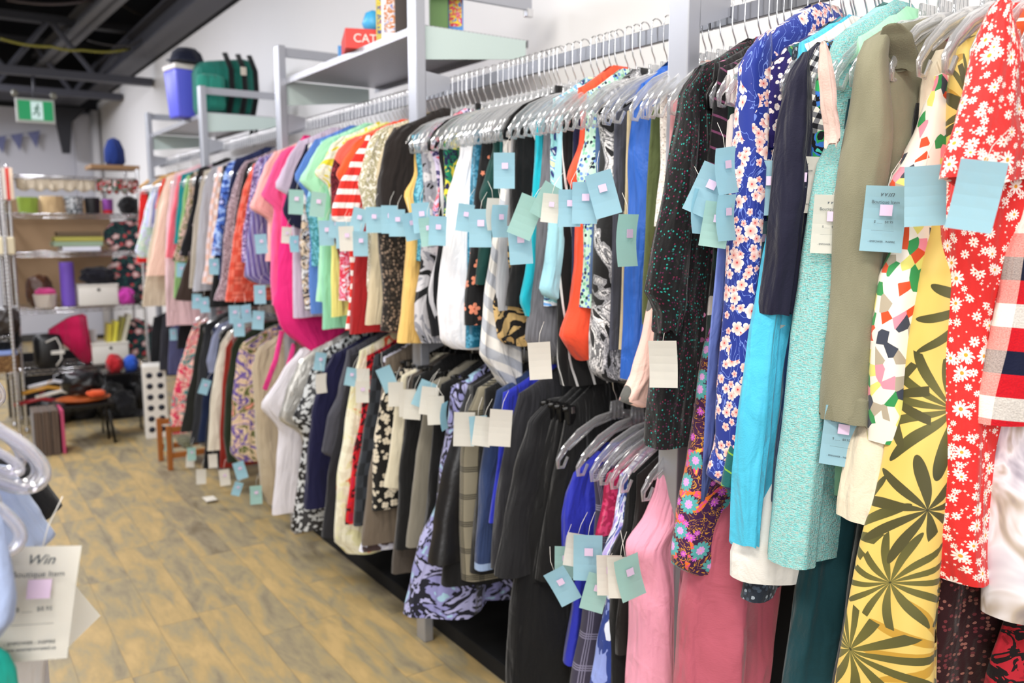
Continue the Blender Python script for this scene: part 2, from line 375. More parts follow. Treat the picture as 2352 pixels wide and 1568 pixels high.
slab('wall_back_top', (-1.5, BACK + .06, 3.55), (7.2, .14, 1.1), M('plain', '#15151a', .8))
slab('wall_right_top', (WALL + .06, 4.7, 3.6), (.14, 16.2, .96), M('plain', '#18181c', .8))
slab('ceiling', (-1.5, 4.7, 4.1), (7.2, 16.2, .08), M('plain', '#0b0b0d', .9))
slab('wall_left', (-4.4, 4.7, 1.6), (.12, 16.2, 3.3), M('wall', '#b9b8b8'))
slab('trim_corner', (1.84, BACK - .06, 1.5), (.3, .14, 2.9), M('wall', '#c4c4cc'))
slab('baseboard_right', (WALL - .008, 4.7, .05), (.016, 16.2, .1), M('plain', '#3c3a38', .6))
slab('baseboard_back', (-1.5, BACK - .008, .05), (7.2, .016, .1), M('plain', '#3c3a38', .6))
# ceiling steel: beams are single things
DK = M('plain', '#3d3d45', .55); DK2 = M('plain', '#26262c', .6)
def beam(name, a, b, wd, ht, mat, label, cat='beam', group=None, parent=None):
    a, b = Vector(a), Vector(b); d = b - a; bm = bmesh.new()
    q = d.to_track_quat('X', 'Z').to_matrix(); L = d.length
    def v(x, y, z): return tuple((a + b) / 2 + q @ Vector((x, y, z)))
    for z in (-ht / 2 + .012, ht / 2 - .012): bx(bm, v(0, 0, z), (L, wd, .024), q)
    bx(bm, v(0, 0, 0), (L, wd * .25, ht), q)
    o = link(name, bm, mat, parent, False)
    if not parent: tag(o, label, cat, group); o['kind'] = 'thing'
    return o
beam('steel_beam', (1.86, -2, 3.24), (1.86, 11.9, 3.24), .22, .22, DK, 'dark grey steel beam running along the top of the white side wall')
beam('steel_beam', (1.50, 6.0, 3.42), (1.22, 11.4, 3.36), .16, .16, M('plain', '#5a5a5e', .55), 'grey steel beam crossing the open ceiling above the exit sign')
beam('steel_beam', (.2, 5.2, 3.62), (-.2, 11.4, 3.5), .16, .2, DK, 'dark steel joist at the top corner of the open ceiling')
def truss(y, z0, z1, label, x0=-3.5, x1=1.98):
    t = thing('roof_truss', label, 'truss', (0, y, z0))
    bm = bmesh.new(); bx(bm, (.5 * (x0 + x1), 0, 0), (x1 - x0, .12, .07)); link('bottom_chord', bm, DK, t, False)
    bm = bmesh.new(); bx(bm, (.5 * (x0 + x1), 0, z1 - z0), (x1 - x0, .12, .07)); link('top_chord', bm, DK2, t, False)
    x = x1 - .12; k = 0
    while x > x0:
        bm = bmesh.new(); tube(bm, [(x, 0, 0 if k % 2 else z1 - z0), (x - .38, 0, z1 - z0 if k % 2 else 0)], .026, 6); link('web_bar', bm, DK, t, False)
        x -= .38; k += 1
truss(9.3, 2.93, 3.42, 'dark grey roof truss with zigzag webbing in front of the exit sign')
truss(10.9, 2.98, 3.5, 'dark roof truss farther back above the white back wall')
truss(6.3, 3.55, 3.98, 'dark roof truss high up near the top of the picture')
tag(box('steel_plate', DK2, (-.9, 11.6, 3.02), (5.2, .9, .06)), 'flat black duct plate hanging above the back wall', 'plate')
# dark bracket that drops down the back wall
bm = bmesh.new(); prism(bm, [(1.42, 2.98), (1.80, 2.98), (1.62, 2.80), (1.58, 2.42), (1.50, 2.42)], BACK - .5, BACK - .38)
tag(link('wall_bracket', bm, DK2, None, False), 'black tapered steel bracket hanging down against the back wall', 'bracket')
bm = bmesh.new(); tube(bm, [(1.93, BACK - .2, 0.01), (1.93, BACK - .2, 3.0)], .055, 12)
tag(link('corner_pipe', bm, M('plain', '#d4d2d4', .5)), 'white vertical pipe standing in the back corner', 'pipe')
def cable(name, pts, col, label, r=.012):
    pts = [Vector(p) for p in pts]; out = []
    for i in range(len(pts) - 1):
        for k in range(8):
            t = k / 8; out.append(pts[i].lerp(pts[i + 1], t) - Vector((0, 0, .10 * math.sin(math.pi * t) * (pts[i + 1] - pts[i]).length / 2)))
    out.append(pts[-1]); bm = bmesh.new(); tube(bm, out, r, 6); tag(link(name, bm, M('plain', col, .5)), label, 'cable')
cable('ceiling_cable', [P(0, 88, 1, 9.0), P(118, 107, 1, 9.0), P(190, 115, 1, 9.1), P(300, 112, 1, 9.2)], '#8a8436', 'yellow cable sagging across the dark open ceiling')
cable('ceiling_cable', [P(15, 0, 1, 8.4), P(215, 0, 1, 8.4)], '#4a4040', 'thin grey-brown cable looping below the ceiling joists')
cable('ceiling_cable', [P(270, 5, 1, 8.6), P(375, 50, 1, 8.8), P(300, 105, 1, 9.0), P(200, 92, 1, 9.2)], '#3c3838', 'thin dark cable crossing beside the long steel beam', .009)
# exit sign
ex = P(82, 254, 1, 9.3); es = thing('exit_sign', 'lit green running man exit sign hanging from the dark ceiling', 'exit sign', ex)
box('housing', M('plain', '#b9b9b4', .4), (0, .03, 0), (.32, .05, .22), es)
def m_emit(c, st):
    n = N('lit_panel'); n.put(n.b.inputs['Base Color'], '#101010'); n.put(n.b.inputs['Emission Color'], c); n.b.inputs['Emission Strength'].default_value = st; return n.m
box('lit_face', M('emit', '#0e9a5c', 1.0), (0, 0, 0), (.285, .012, .175), es, bev=0)
box('white_door', M('emit', '#dcf4f0', 1.0), (.01, -.008, 0), (.10, .006, .165), es, bev=0)
bm = bmesh.new()
lathe(bm, [(.004, -.01), (.012, 0), (.004, .01)], (.018, -.014, .05), 8)
for a, b in (((.012, .038), (.005, .0)), ((.005, 0), (.028, -.022)), ((.028, -.022), (.018, -.055)), ((.005, 0), (-.008, -.03)), ((-.008, -.03), (-.03, -.032)), ((.012, .03), (-.012, .012)), ((.012, .03), (.034, .012))):
    tube(bm, [(a[0], -.013, a[1]), (b[0], -.013, b[1])], .006, 6)
link('running_figure', bm, M('plain', '#0c6a48', .6), es)
for s in (-1, 1):
    bm = bmesh.new(); lathe(bm, [(.02, -.025), (.03, 0), (.022, .03)], (s * .16, .03, .15), 10); link('emergency_lamp', bm, M('plain', '#77756a', .4), es)
bm = bmesh.new(); tube(bm, [(0, .03, .1), (0, .03, 2.93 - ex.z)], .012, 8); link('stem', bm, DK, es)
# bunting
b0, b1 = P(-60, 322, 1, 12.55), P(92, 300, 1, 12.55)
bu = thing('bunting', 'grey-blue triangle bunting pinned on the back wall', 'bunting', b0)
bm = bmesh.new(); tube(bm, [(0, 0, 0), tuple(b1 - b0)], .004, 5); link('string', bm, M('plain', '#9a9aa4'), bu)
for k in range(4):
    a = (b1 - b0) * (.02 + .26 * k); b = (b1 - b0) * (.02 + .26 * k + .20); bm = bmesh.new()
    prism(bm, [(a.x, a.z), (b.x, b.z), ((a.x + b.x) / 2 + .02, a.z - .19)], -.004, .004)
    link('pennant', bm, M('solid', '#70749a'), bu, False)

# ---------------------------------------------------------------- the wall rack
STEEL = M('metal', '#aeb0b8', .38, .6); RAIL = M('metal', '#85868b', .3, .85); CHROME = M('metal', '#d8d8da', .16, 1.0)
rack = thing('garment_rack', 'long grey steel garment rack with posts, rails and shelves along the wall', 'clothes rack')
posts = [0.06, 1.38, 2.613, 3.94, 5.288, 6.751]
for k, y in enumerate(posts):
    top = 2.75 if y < 3 else 2.32
    box('upright', STEEL, (UPX, y, top / 2), (.036, .062, top), rack, bev=.004)
    bm = bmesh.new(); prism(bm, [(UPX + .018, BZ - .055), (UPX + .018, BZ + .03), (BAR - .008, BZ + .018), (BAR - .008, BZ - .022)], y - .03, y - .024)
    link('rail_bracket', bm, STEEL, rack, False)
    bm = bmesh.new(); prism(bm, [(UPX + .018, LZ - .055), (UPX + .018, LZ + .02), (BAR - .008, LZ + .012), (BAR - .008, LZ - .022)], y - .03, y - .024)
    link('rail_bracket', bm, STEEL, rack, False)
for a, b in ((-.3, 1.41), (1.41, 2.64), (2.64, 3.97), (3.97, 5.32), (5.32, 7.0)):
    box('hanging_rail', RAIL, (BAR, (a + b) / 2, BZ - .02), (.014, b - a - .004, .038), rack, bev=.002)
for a, b in ((1.30, 2.64), (2.64, 3.97), (3.97, 5.32), (5.32, 7.0)):
    box('hanging_rail', RAIL, (BAR, (a + b) / 2, LZ - .02), (.014, b - a - .004, .038), rack, bev=.002)
box('shade_backing', M('plain', '#0d0d0f', .8), (1.955, 2.75, .47), (.03, 2.7, .94), rack)  # black sheet added for the shade behind the lower clothes
box('shade_board', M('plain', '#0d0d0f', .8), (1.70, 2.75, .03), (.46, 2.7, .06), rack)  # black slab added for the clothes' shade on the floor below
PALE = M('metal', '#c4d4d0', .5, .2)
for y in (2.613, 3.94, 5.288, 6.751):
    box('brace_arm', STEEL, (UPX + .24, y, 2.295), (.46, .014, .042), rack, bev=.001)
    box('arm_clip', CHROME, (UPX + .46, y, 2.265), (.03, .02, .03), rack)
    bm = bmesh.new(); prism(bm, [(UPX + .018, 2.165), (UPX + .018, 2.055), (UPX + .44, 2.10), (UPX + .44, 2.165)], y - .012, y - .006)
    link('shelf_bracket', bm, PALE, rack, False)
def m_perf():
    n = N('perforated_steel'); v = n.vor(n.obj(1, 1, 1), 60, rnd=0); return n.done(n.mix(n.math('LESS_THAN', v.outputs['Distance'], .22), '#bdbdc2', '#77777c'), .42, 0, metal=.6)
for a, b in ((2.63, 3.92), (5.31, 6.73)):
    bm = bmesh.new(); bx(bm, (UPX + .245, (a + b) / 2, 2.172), (.45, b - a, .006)); bx(bm, (UPX + .02, (a + b) / 2, 2.162), (.008, b - a, .026)); bx(bm, (UPX + .47, (a + b) / 2, 2.162), (.008, b - a, .026))
    link('shelf', bm, M('perf'), rack, False)

# ---------------------------------------------------------------- hangers
CLEAR = M('clear'); BLACKP = M('plain', '#0c0c0d', .3); WOOD = M('plain', '#b98a45', .5); WHITEP = M('plain', '#dedad2', .4)
def hook_bm(z0=-.112):
    bm = bmesh.new(); pts = []
    for k in range(9):
        a = math.radians(-25 + k * 215 / 8); pts.append((.0165 * math.cos(a) + .001, 0, .004 + .0165 * math.sin(a) * 1.0))
    pts += [(-.016, 0, -.04), (-.013, 0, -.058), (-.004, 0, -.074), (0, 0, -.088), (0, 0, z0)]
    tube(bm, pts, .0018, 6); return bm
def hanger_proto(kind):
    mat = {'clear': CLEAR, 'black': BLACKP, 'wood': WOOD, 'white': WHITEP, 'clip': BLACKP, 'clearclip': CLEAR}[kind]
    bm = bmesh.new(); z = -.078 if 'clip' in kind else -.118
    W = .15 if 'clip' in kind else .205
    if kind != 'wood':
        bx(bm, (0, 0, z + .004), (.046, .006, .05), None, .003)
        for q in (-.018, -.006, .006, .018): tube(bm, [(q, 0, z + .028), (q * 1.25, 0, z - .024)], .0045, 6)
    for s in (-1, 1):
        if 'clip' in kind:
            tube(bm, [(0, 0, z - .01), (s * .06, 0, z - .022), (s * W, 0, z - .028)], .0065, 6, .6)
        elif kind == 'wood':
            tube(bm, [(0, 0, z), (s * .06, 0, z - .008), (s * .13, 0, z - .035), (s * .2, 0, z - .085)], [.016, .018, .017, .012], 8, .6)
        else:
            tube(bm, [(s * .02, 0, z - .008), (s * .07, 0, z - .018), (s * .13, 0, z - .044), (s * .175, 0, z - .078), (s * .200, 0, z - .108), (s * .199, 0, z - .128), (s * .182, 0, z - .130), (s * .168, 0, z - .104)], [.010, .012, .012, .011, .008, .006, .005, .005], 8, .5)
            tube(bm, [(s * .01, 0, z - .02), (s * .08, 0, z - .034), (s * .165, 0, z - .085)], .0035, 6, .8)
    body = link('clothes_hanger', bm, mat)
    h = link('hook', hook_bm(), CHROME, body); h['label'] = 'steel wire hook'
    if 'clip' in kind:
        for s in (-1, 1):
            bm = bmesh.new(); bx(bm, (s * .125, 0, z - .045), (.026, .022, .05), None, .004); c = link('clip', bm, mat, body, False)
            bm = bmesh.new(); bx(bm, (s * .125, -.0125, z - .03), (.012, .003, .018), None, .001); link('clip_spring', bm, CHROME, c, False)
    return body
protos = {}; used = set()
KW = {'clear': 'clear', 'black': 'black plastic', 'wood': 'pale wooden', 'white': 'white plastic', 'clip': 'black clip', 'clearclip': 'clear clip'}
def hanger(kind, x, y, z, short, rz=0.0, group='hangers on the upper rail'):
    if kind not in protos: protos[kind] = hanger_proto(kind)
    p = protos[kind]
    if kind in used:
        q = p.copy(); C.objects.link(q)
        for c in list(p.children):
            d = c.copy(); C.objects.link(d); d.parent = q
            for g in c.children:
                e = g.copy(); C.objects.link(e); e.parent = d
    else: q = p; used.add(kind)
    q.location = (x, y, z); q.rotation_euler.z = rz
    tag(q, ' '.join((KW[kind] + ' hanger holding the ' + short).split()[:16]), 'hanger', group); return q

# ---------------------------------------------------------------- cloth
def interp(tab, z):
    if z >= tab[0][0]: return tab[0][1]
    if z <= tab[-1][0]: return tab[-1][1]
    for (z0, a), (z1, b) in zip(tab, tab[1:]):
        if z1 <= z <= z0:
            t = (z0 - z) / max(1e-6, z0 - z1); t = t * t * (3 - 2 * t) * .5 + t * .5
            return a + (b - a) * t
    return tab[-1][1]
def clothmesh(y0, L, Rr, th=.018, amp=.012, nf=3.5, rise=.065, nu=40, nv=30, seed=0, flat=False, wav=.008, neck=.28, belly=1.0):
    bm = bmesh.new(); zs = L[0][0]; zb = min(L[-1][0], Rr[-1][0]); ph = seed * 1.7; rows = []
    ref = []
    for u in range(nu):
        a = 2 * math.pi * (u + .5) / nu; c, s = math.cos(a), math.sin(a)
        ref.append((math.copysign(abs(c) ** .62, c), math.copysign(abs(s) ** .7, s)))
    def pt(cx, sy, v, inn=1.0, dz=0):
        k = 1 - min(1, max(0, abs(cx) - .22) / .78)
        rs = rise * (k ** 1.2) if not flat else 0
        z = zs + rs + (zb - zs - rs) * v
        l, r = interp(L, z), interp(Rr, z)
        if r < l + .004: r = l + .004
        m, hw = (l + r) / 2, (r - l) / 2 * inn
        x = m + cx * hw
        t = th * (.45 + .55 * min(1, v * 3.5)) * (1 + (belly - 1) * v) * inn
        if v == 0: t *= .5
        fo = amp * (v ** .8) * math.sin(nf * cx * 1.9 + ph + 1.3 * math.sin(z * 3.1 + ph)) + .45 * amp * (v ** .6) * math.sin(nf * 2.3 * cx + 2.1 * ph + z * 1.7)
        nz = noise.noise(Vector((x * 9 + seed * 3.3, z * 5 + seed, cx))) * wav * min(1, v * 3 + .2)
        yy = y0 + sy * t + fo + nz
        zz = z + (noise.noise(Vector((cx * 2.2 + seed, seed * 2.0, 0))) * .012 * v) + dz
        xx = x + noise.noise(Vector((sy * 2 + seed, z * 6, seed * 1.0))) * wav * .5
        return (xx, yy, zz)
    for i in range(nv + 1):
        v = i / nv; rows.append([bm.verts.new(pt(cx, sy, v)) for cx, sy in ref])
    hem = len(rows) - 1
    rows.append([bm.verts.new(pt(cx, sy, 1, .94, .0005)) for cx, sy in ref])
    rows.append([bm.verts.new(pt(cx, sy, .9, .92)) for cx, sy in ref])
    uvl = bm.loops.layers.uv.new('UVMap')
    mid = rows[nv // 2]; arc = [0]
    for k in range(nu): arc.append(arc[-1] + (mid[(k + 1) % nu].co - mid[k].co).length)
    off = (seed * .37) % 3
    for a, b in zip(rows, rows[1:]):
        for k in range(nu):
            j = (k + 1) % nu; f = bm.faces.new((a[k], b[k], b[j], a[j]))
            for lp, q in zip(f.loops, (k, k, k + 1, k + 1)): lp[uvl].uv = (arc[q] + off, lp.vert.co.z)
    bm.edges.ensure_lookup_table()
    for rr in rows[hem:hem + 2]:
        for k in range(nu):
            e = bm.edges.get((rr[k], rr[(k + 1) % nu]))
            if e: e.smooth = False
    top = rows[0]
    for k in range(nu // 2 - 1):           # close along the shoulder seam, leave the neck open
        k2 = nu - 1 - k; a, b = k, k + 1; c, d = k2 - 1, k2
        cx = ref[k][0]
        if flat or abs(cx) > neck:
            try:
                f = bm.faces.new((top[a], top[b], top[c], top[d]))
                for lp in f.loops: lp[uvl].uv = (lp.vert.co.x + off, lp.vert.co.z)
            except ValueError: pass
    return bm
def tab_from_px(pts, y0): return [(q.z, q.x) for q in (P(a, b, 1, y0) for a, b in pts)]
def mono(t):
    out = [t[0]]
    for z, x in t[1:]:
        if z < out[-1][0] - .003: out.append((z, x))
    return out
SEED = [0]
CARD = {'b': '#b4dbe8', 'w': '#efece4', 'g': '#b9dcd6'}
def asmesh(cu):
    tmp = bpy.data.objects.new('lettering', cu); C.objects.link(tmp)
    bpy.context.view_layer.update()
    me = bpy.data.meshes.new_from_object(tmp.evaluated_get(bpy.context.evaluated_depsgraph_get())); bpy.data.objects.remove(tmp)
    lo = bpy.data.objects.new('lettering', me); C.objects.link(lo); return lo
def price_card(parent, cx, cy, rot=0, col='b', X=1.27, yaw=0, sz=1.0, text=False, x0=None, sticker=True, bend=.006, hgt=.09):
    q = P(cx, cy, 0, X) if x0 is None else P(cx, cy, 1, x0)
    sz *= .92; w_, h_ = .054 * sz, hgt * sz
    e = bpy.data.objects.new('price_tag', None)
    bm = bmesh.new(); n = 6; vs = []
    for i in range(n + 1):
        for j in range(3):
            vs.append(bm.verts.new(((j / 2 - .5) * w_, bend * math.sin(math.pi * i / n) - bend * .5, (.5 - i / n) * h_)))
    for i in range(n):
        for j in range(2): a = i * 3 + j; bm.faces.new((vs[a], vs[a + 3], vs[a + 4], vs[a + 1]))
    r = bmesh.ops.solidify(bm, geom=bm.faces[:], thickness=.0007)
    o = link('price_tag', bm, M('plain', CARD[col], .8), parent, False)
    base = math.atan2(q.x, q.y)            # faces back along the aisle
    o.location = q; o.rotation_mode = 'QUATERNION'
    from mathutils import Euler, Quaternion
    o.rotation_quaternion = (Quaternion((0, 0, 1), -base + math.radians(yaw)) @ Quaternion((0, 1, 0), math.radians(rot)))
    o['label'] = {'b': 'pale blue card price tag', 'w': 'cream card price tag', 'g': 'pale green-blue price tag'}[col]
    bm = bmesh.new(); tube(bm, [(0, 0, h_ / 2 - .006), (.004, .006, h_ / 2 + .02), (.016, .03, h_ / 2 + .045)], .0006, 4); link('string', bm, WHITEP, o)
    if sticker:
        bm = bmesh.new(); bx(bm, (.002, -bend * .6 - .0012, .012 * sz), (.016 * sz, .0006, .015 * sz)); link('price_sticker', bm, M('plain', '#d3bcd8', .5), o, False)
    if text:
        rows = [('Win', .034, .011, 1), ('Boutique Item', .023, .0062, 0), ('$ ___  $8.95', -.004, .0048, 0), ('____________', -.014, .0048, 0), ('25', .012, .005, 0), ('- EMPOWER - INSPIRE', -.031, .0036, 0), ('www.womeninneed.ca', -.036, .0040, 0), ('Please Recycle', -.041, .0038, 0)]
        for s_, zz, size, it in rows:
            cu = bpy.data.curves.new('lettering', 'FONT'); cu.body = s_; cu.size = size; cu.align_x = 'CENTER'; cu.align_y = 'CENTER'; cu.shear = .35 if it else 0
            cu.materials.append(M('plain', '#3a4650', .6)); cu.extrude = .0001
            lo = asmesh(cu); lo.parent = o
            lo.location = (0, -bend * abs(math.cos(zz / h_ * 3.14)) - .0009 + bend * .5, zz * sz); lo.rotation_euler = (math.pi / 2, 0, 0); lo.scale = (sz, sz, sz)
    return o
allg = []
def garment(name, cat, short, mat, pts, rail='u', wd=.2, th=.017, amp=.011, hang=None, sleeves=(), tags=(), R_=None, nf=3.5, rise=.065, flat=False, extra=None, y=None, cz=BAR, nv=30, nu=40, belly=1.3, wav=.008, neck=.28):
    SEED[0] += 1; sd = SEED[0]
    if rail == 'u' and (985 <= pts[0][0] <= 1530 or pts[0][0] in (2204, 2100.5)): wd = .152
    if rail == 'l' and 1300 < pts[0][0] and hang == 'clear': wd = .165
    y0 = P(pts[0][0], pts[0][1], 0, BAR - wd).y if y is None else y
    ye = y0 + .6 * th * (1 + belly) / 2
    L = mono(tab_from_px(pts, ye))
    if R_: Rt = mono(tab_from_px(R_, ye))
    else: Rt = [(z, min(2 * BAR - x, WALL - .05)) for z, x in L]
    where = {'u': ' on the upper rail', 'l': ' on the lower rail', 'n': ''}[rail]
    bm = clothmesh(y0, L, Rt, th, amp, nf, rise, nu, nv, sd, flat, wav, neck, belly)
    o = link(name, bm, mat)
    tag(o, short + ' hanging' + where if rail != 'n' else short, cat, {'u': 'clothes on the upper rail', 'l': 'clothes on the lower rail', 'n': None}[rail])
    for s in sleeves: add_sleeve(o, y0, mat, *s)
    for t in tags: price_card(o, *t[:2], **(t[2] if len(t) > 2 else {}))
    if hang: hanger(hang, BAR, y0, BZ if rail == 'u' else LZ, short, math.radians(R.uniform(-2.5, 2.5)), 'hangers on the upper rail' if rail == 'u' else 'hangers on the lower rail')
    allg.append((rail, y0, short, L))
    return o
def add_sleeve(o, y0, mat, lp, rp, dy=-.01, th=.02, nm='sleeve', mt=None):
    SEED[0] += 1
    L = mono(tab_from_px(lp, y0 + dy + .5 * th)); Rr = mono(tab_from_px(rp, y0 + dy - .3 * th))
    bm = clothmesh(y0 + dy, L, Rr, th, .004, 3, 0, 24, 26, SEED[0], True, .006, 0, 1.05)
    return link(nm, bm, mt or mat, o)
G = garment
B_ = lambda cx, cy, rot=0, **k: (cx, cy, dict(rot=rot, **k))
# ================= upper rail, from the far end towards the camera =================
G('dress', 'dress', 'red sleeveless dress at the far end', M('solid', '#d8201c'), [(322,440),(319,480),(318,560),(314,603)], hang='wood')
G('sleeveless_top', 'top', 'mint and white print top with lilac hem', M('paint', ('#dfe6d8', '#c3dcc6', '#d6d8ee', '#b7c9b4'), 14), [(345,438),(331,490),(318,540),(309,578),(318,592)], hang='white')
G('sleeveless_top', 'top', 'blue and white striped sleeveless top', M('stripe', '#8f94c8', '#e0e2ea', .04, 1.57), [(352,434),(340,470),(334,522)], hang='wood')
G('tank_top', 'top', 'bright coral tank top beside the blush cardigan', M('solid', '#e2452a'), [(374,410),(363,440),(355,480)], hang='wood')
G('skirted_top', 'top', 'beige ruffled top under the blush cardigan', M('solid', '#cdbda6'), [(381,406),(358,480),(338,600),(326,704)], hang='white')
G('cardigan', 'cardigan', 'blush pink long cardigan', M('solid', '#f2cdb9'), [(388,403),(374,440),(362,500),(348,580),(334,633)], hang='white')
G('blouse', 'blouse', 'pale rose long blouse', M('solid', '#e2bfc4'), [(401,398),(390,440),(381,520),(379,640),(382,748)], hang='white', tags=[B_(398,768,0,sz=.9)])
G('tee_shirt', 'shirt', 'coral pink thin shirt', M('solid', '#ee6b7c'), [(408,404),(400,450),(390,500),(383,560),(379,592)], hang='white')
G('tee_shirt', 'shirt', 'teal green shirt by the coral pink one', M('solid', '#128084'), [(416,401),(409,450),(402,520),(398,560)], hang='white')
G('blouse', 'blouse', 'leaf green long blouse', M('solid', '#8fb976'), [(428,404),(418,460),(408,545),(400,610),(396,684)], hang='white')
G('blouse', 'blouse', 'olive and pink flowered blouse', M('paint', ('#3d3a2c', '#8a7d4c', '#d3b0a6', '#5c6a3c', '#2c2a24'), 26), [(436,398),(432,440),(424,480),(410,540),(394,600)], hang='clear')
G('jacket', 'jacket', 'black jacket with pale flowers on the shoulder', M('floral', '#17161a', '#8d7f86', '#6b5d66', 12, 5, .35, .3), [(456,386),(447,420),(441,470),(428,520),(411,588)], hang='clear')
G('dress', 'dress', 'dark brown dress behind the black jacket', M('solid', '#34261f'), [(462,392),(440,560),(415,640),(400,690)], hang='clear', tags=[B_(416,620,3,X=1.2)])
G('cardigan', 'cardigan', 'beige narrow cardigan', M('solid', '#b5aa9b'), [(468,392),(456,440),(442,520),(437,600),(432,662)], hang='clear')
G('cardigan', 'cardigan', 'pale grey long cardigan', M('solid', '#a7a6ac'), [(486,384),(471,410),(462,440),(455,500),(448,600),(441,668)], hang='clear', th=.024)
G('shirt', 'shirt', 'pale pink and peach checked shirt', M('plaid', '#e6cfcf', '#e4b9a8', '#f0dcd8', .06), [(500,384),(489,430),(481,480),(472,600),(465,652)], hang='clear', tags=[B_(452,692,4,X=1.2), B_(470,700,-4,X=1.2)])
G('sweater', 'sweater', 'black fine knit sweater', M('solid', '#1a1a1c'), [(511,381),(505,420),(498,470),(490,540),(487,620),(478,705)], hang='clear')
G('shirt', 'shirt', 'blue and navy patterned shirt', M('paint', ('#7f9fe0', '#aac4f2', '#4667b8', '#1c2c68', '#b5b8e6'), 14), [(522,374),(513,400),(505,440),(496,500),(488,540),(484,586)], hang='clear', tags=[B_(492,612,0,X=1.2)])
G('jacket', 'jacket', 'navy blue jacket', M('solid', '#1c2348'), [(541,364),(534,390),(525,430),(515,500),(506,560),(500,642)], hang='clear')
G('dress', 'dress', 'mauve dotted long-sleeved dress', M('speck', '#8d747c', ('#2c2028', '#c9b5bb'), 210, .7, .4), [(561,370),(546,390),(531,440),(520,480),(511,560),(505,640),(491,690)], hang='clear', th=.024)
G('sweater', 'sweater', 'black sweater beside the coral plaid shirt', M('solid', '#121114'), [(568,374),(557,400),(550,440),(538,520),(528,690)], hang='clear')
G('shirt', 'shirt', 'coral red plaid shirt', M('plaid', '#d9543e', '#e0705c', '#cc4a38', .07, '#b83a2c'), [(580,376),(568,400),(554,440),(541,500),(531,560),(520,640),(514,692)], hang='clear', th=.026, tags=[B_(539,722,0,X=1.18,sz=1.05), B_(566,720,-5,X=1.18,yaw=25), B_(549,752,0,X=1.16)])
G('blouse', 'blouse', 'purple speckled blouse', M('speck', '#8a6fa8', ('#2a1c3c', '#d8c6e2'), 130, .8, .42), [(595,362),(582,385),(575,430),(565,480),(557,540),(555,602)], hang='clear')
G('shirt', 'shirt', 'purple striped long sleeve shirt', M('stripe', '#5b4f8e', '#8f8ab0', .022, 1.35), [(606,362),(592,400),(582,450),(573,490),(564,560),(557,638),(590,652)], hang='clear', th=.024, tags=[B_(600,560,-4,X=1.18), B_(597,676,0,X=1.18), B_(593,735,5,X=1.18)])
G('tee_shirt', 'shirt', 'peach pink tee with wide sleeves', M('solid', '#f3b3ae'), [(628,348),(604,385),(587,430),(570,478),(612,505),(612,560),(606,600)], hang='clear', th=.022)
G('tee_shirt', 'shirt', 'hot pink long tee', M('solid', '#ef5a94'), [(660,338),(640,352),(622,385),(608,420),(594,450),(626,478),(618,560),(617,640),(622,700)], hang='clear', th=.022, rise=.05)
mg = G('wrap_dress', 'dress', 'magenta wrap dress sagging in a deep round fold', M('solid', '#f02580', .7, .25), [(668,345),(642,500),(640,560),(632,640),(628,700),(640,750),(668,782),(700,795)], hang='clear', th=.03, R_=[(735,345),(740,500),(760,600),(780,700),(800,740),(790,775),(760,796)], belly=1.0)
for a, b in (((648,760),(608,895)), ((676,790),(638,892))):
    p, q = P(a[0],a[1],1,3.68), P(b[0],b[1],1,3.62); bm = bmesh.new()
    tube(bm, [p, p.lerp(q,.5) + Vector((.01,0,0)), q], .012, 8, .3); link('tie_strap', bm, M('solid', '#e8388a', .7, .25), mg)
G('tee_shirt', 'shirt', 'lilac grey tee with wide sleeves', M('solid', '#c9b9cf'), [(684,324),(657,365),(640,400),(626,428),(664,455),(669,560),(668,729)], hang='clear', th=.022)
G('sleeveless_top', 'top', 'white top with dark flowers at the hem', M('paint', ('#e9e6e4', '#e9e6e4', '#26202c', '#e2c8a8', '#eceaea'), 24), [(706,330),(690,500),(685,560),(690,640),(697,712)], hang='clear', tags=[B_(658,540,5,X=1.22,col='w',sz=.8), B_(676,560,0,X=1.22,yaw=30,sz=.8)])
G('tee_shirt', 'shirt', 'navy tee with folded black sleeve', M('solid', '#1c1e38'), [(700,332),(672,400),(646,486),(664,520),(700,530),(706,620),(712,700)], hang='clear')
G('tee_shirt', 'shirt', 'cornflower blue tee', M('solid', '#5b82cc'), [(722,320),(706,345),(690,370),(671,407),(700,450),(709,565),(708,640),(712,720)], hang='clear', tags=[B_(680,464,3,X=1.2,col='g',sz=1.15)])
G('lace_top', 'top', 'turquoise lace top', M('sequin', '#2c7f8c', '#74b9d4', 160), [(735,322),(716,400),(697,480),(706,518),(712,560),(714,610)], hang='clear', tags=[B_(730,470,8,X=1.2,col='g',sz=1.1)])
G('tee_shirt', 'shirt', 'mint green tee with wide sleeves', M('solid', '#abe3c0'), [(752,316),(727,335),(706,375),(684,414),(717,452),(724,487),(728,560),(724,640),(719,692)], hang='clear', th=.024)
G('tee_shirt', 'shirt', 'sea green ruffled tee', M('solid', '#8fcfae'), [(762,318),(745,400),(736,560),(737,700),(737,754)], hang='clear', th=.024)
G('tee_shirt', 'shirt', 'yellow and white flower print tee', M('paint', ('#e4d23a', '#dccb2a', '#e9e6da', '#d8d9c0', '#e0c81c'), 13), [(782,314),(757,335),(746,360),(720,398),(752,430),(762,470),(766,560)], hang='clear')
G('tee_shirt', 'shirt', 'pale yellow long tee', M('solid', '#ece788'), [(790,318),(770,400),(758,560),(755,640),(757,726)], hang='clear', tags=[B_(750,535,0,X=1.2,sz=1.1), B_(772,520,5,X=1.2)])
G('blouse', 'blouse', 'maroon patterned blouse', M('speck', '#5c1a26', ('#8e3a44', '#2a0a10'), 150, .8, .45), [(800,320),(778,345),(763,370),(757,400),(757,520),(776,600),(775,680)], hang='clear')
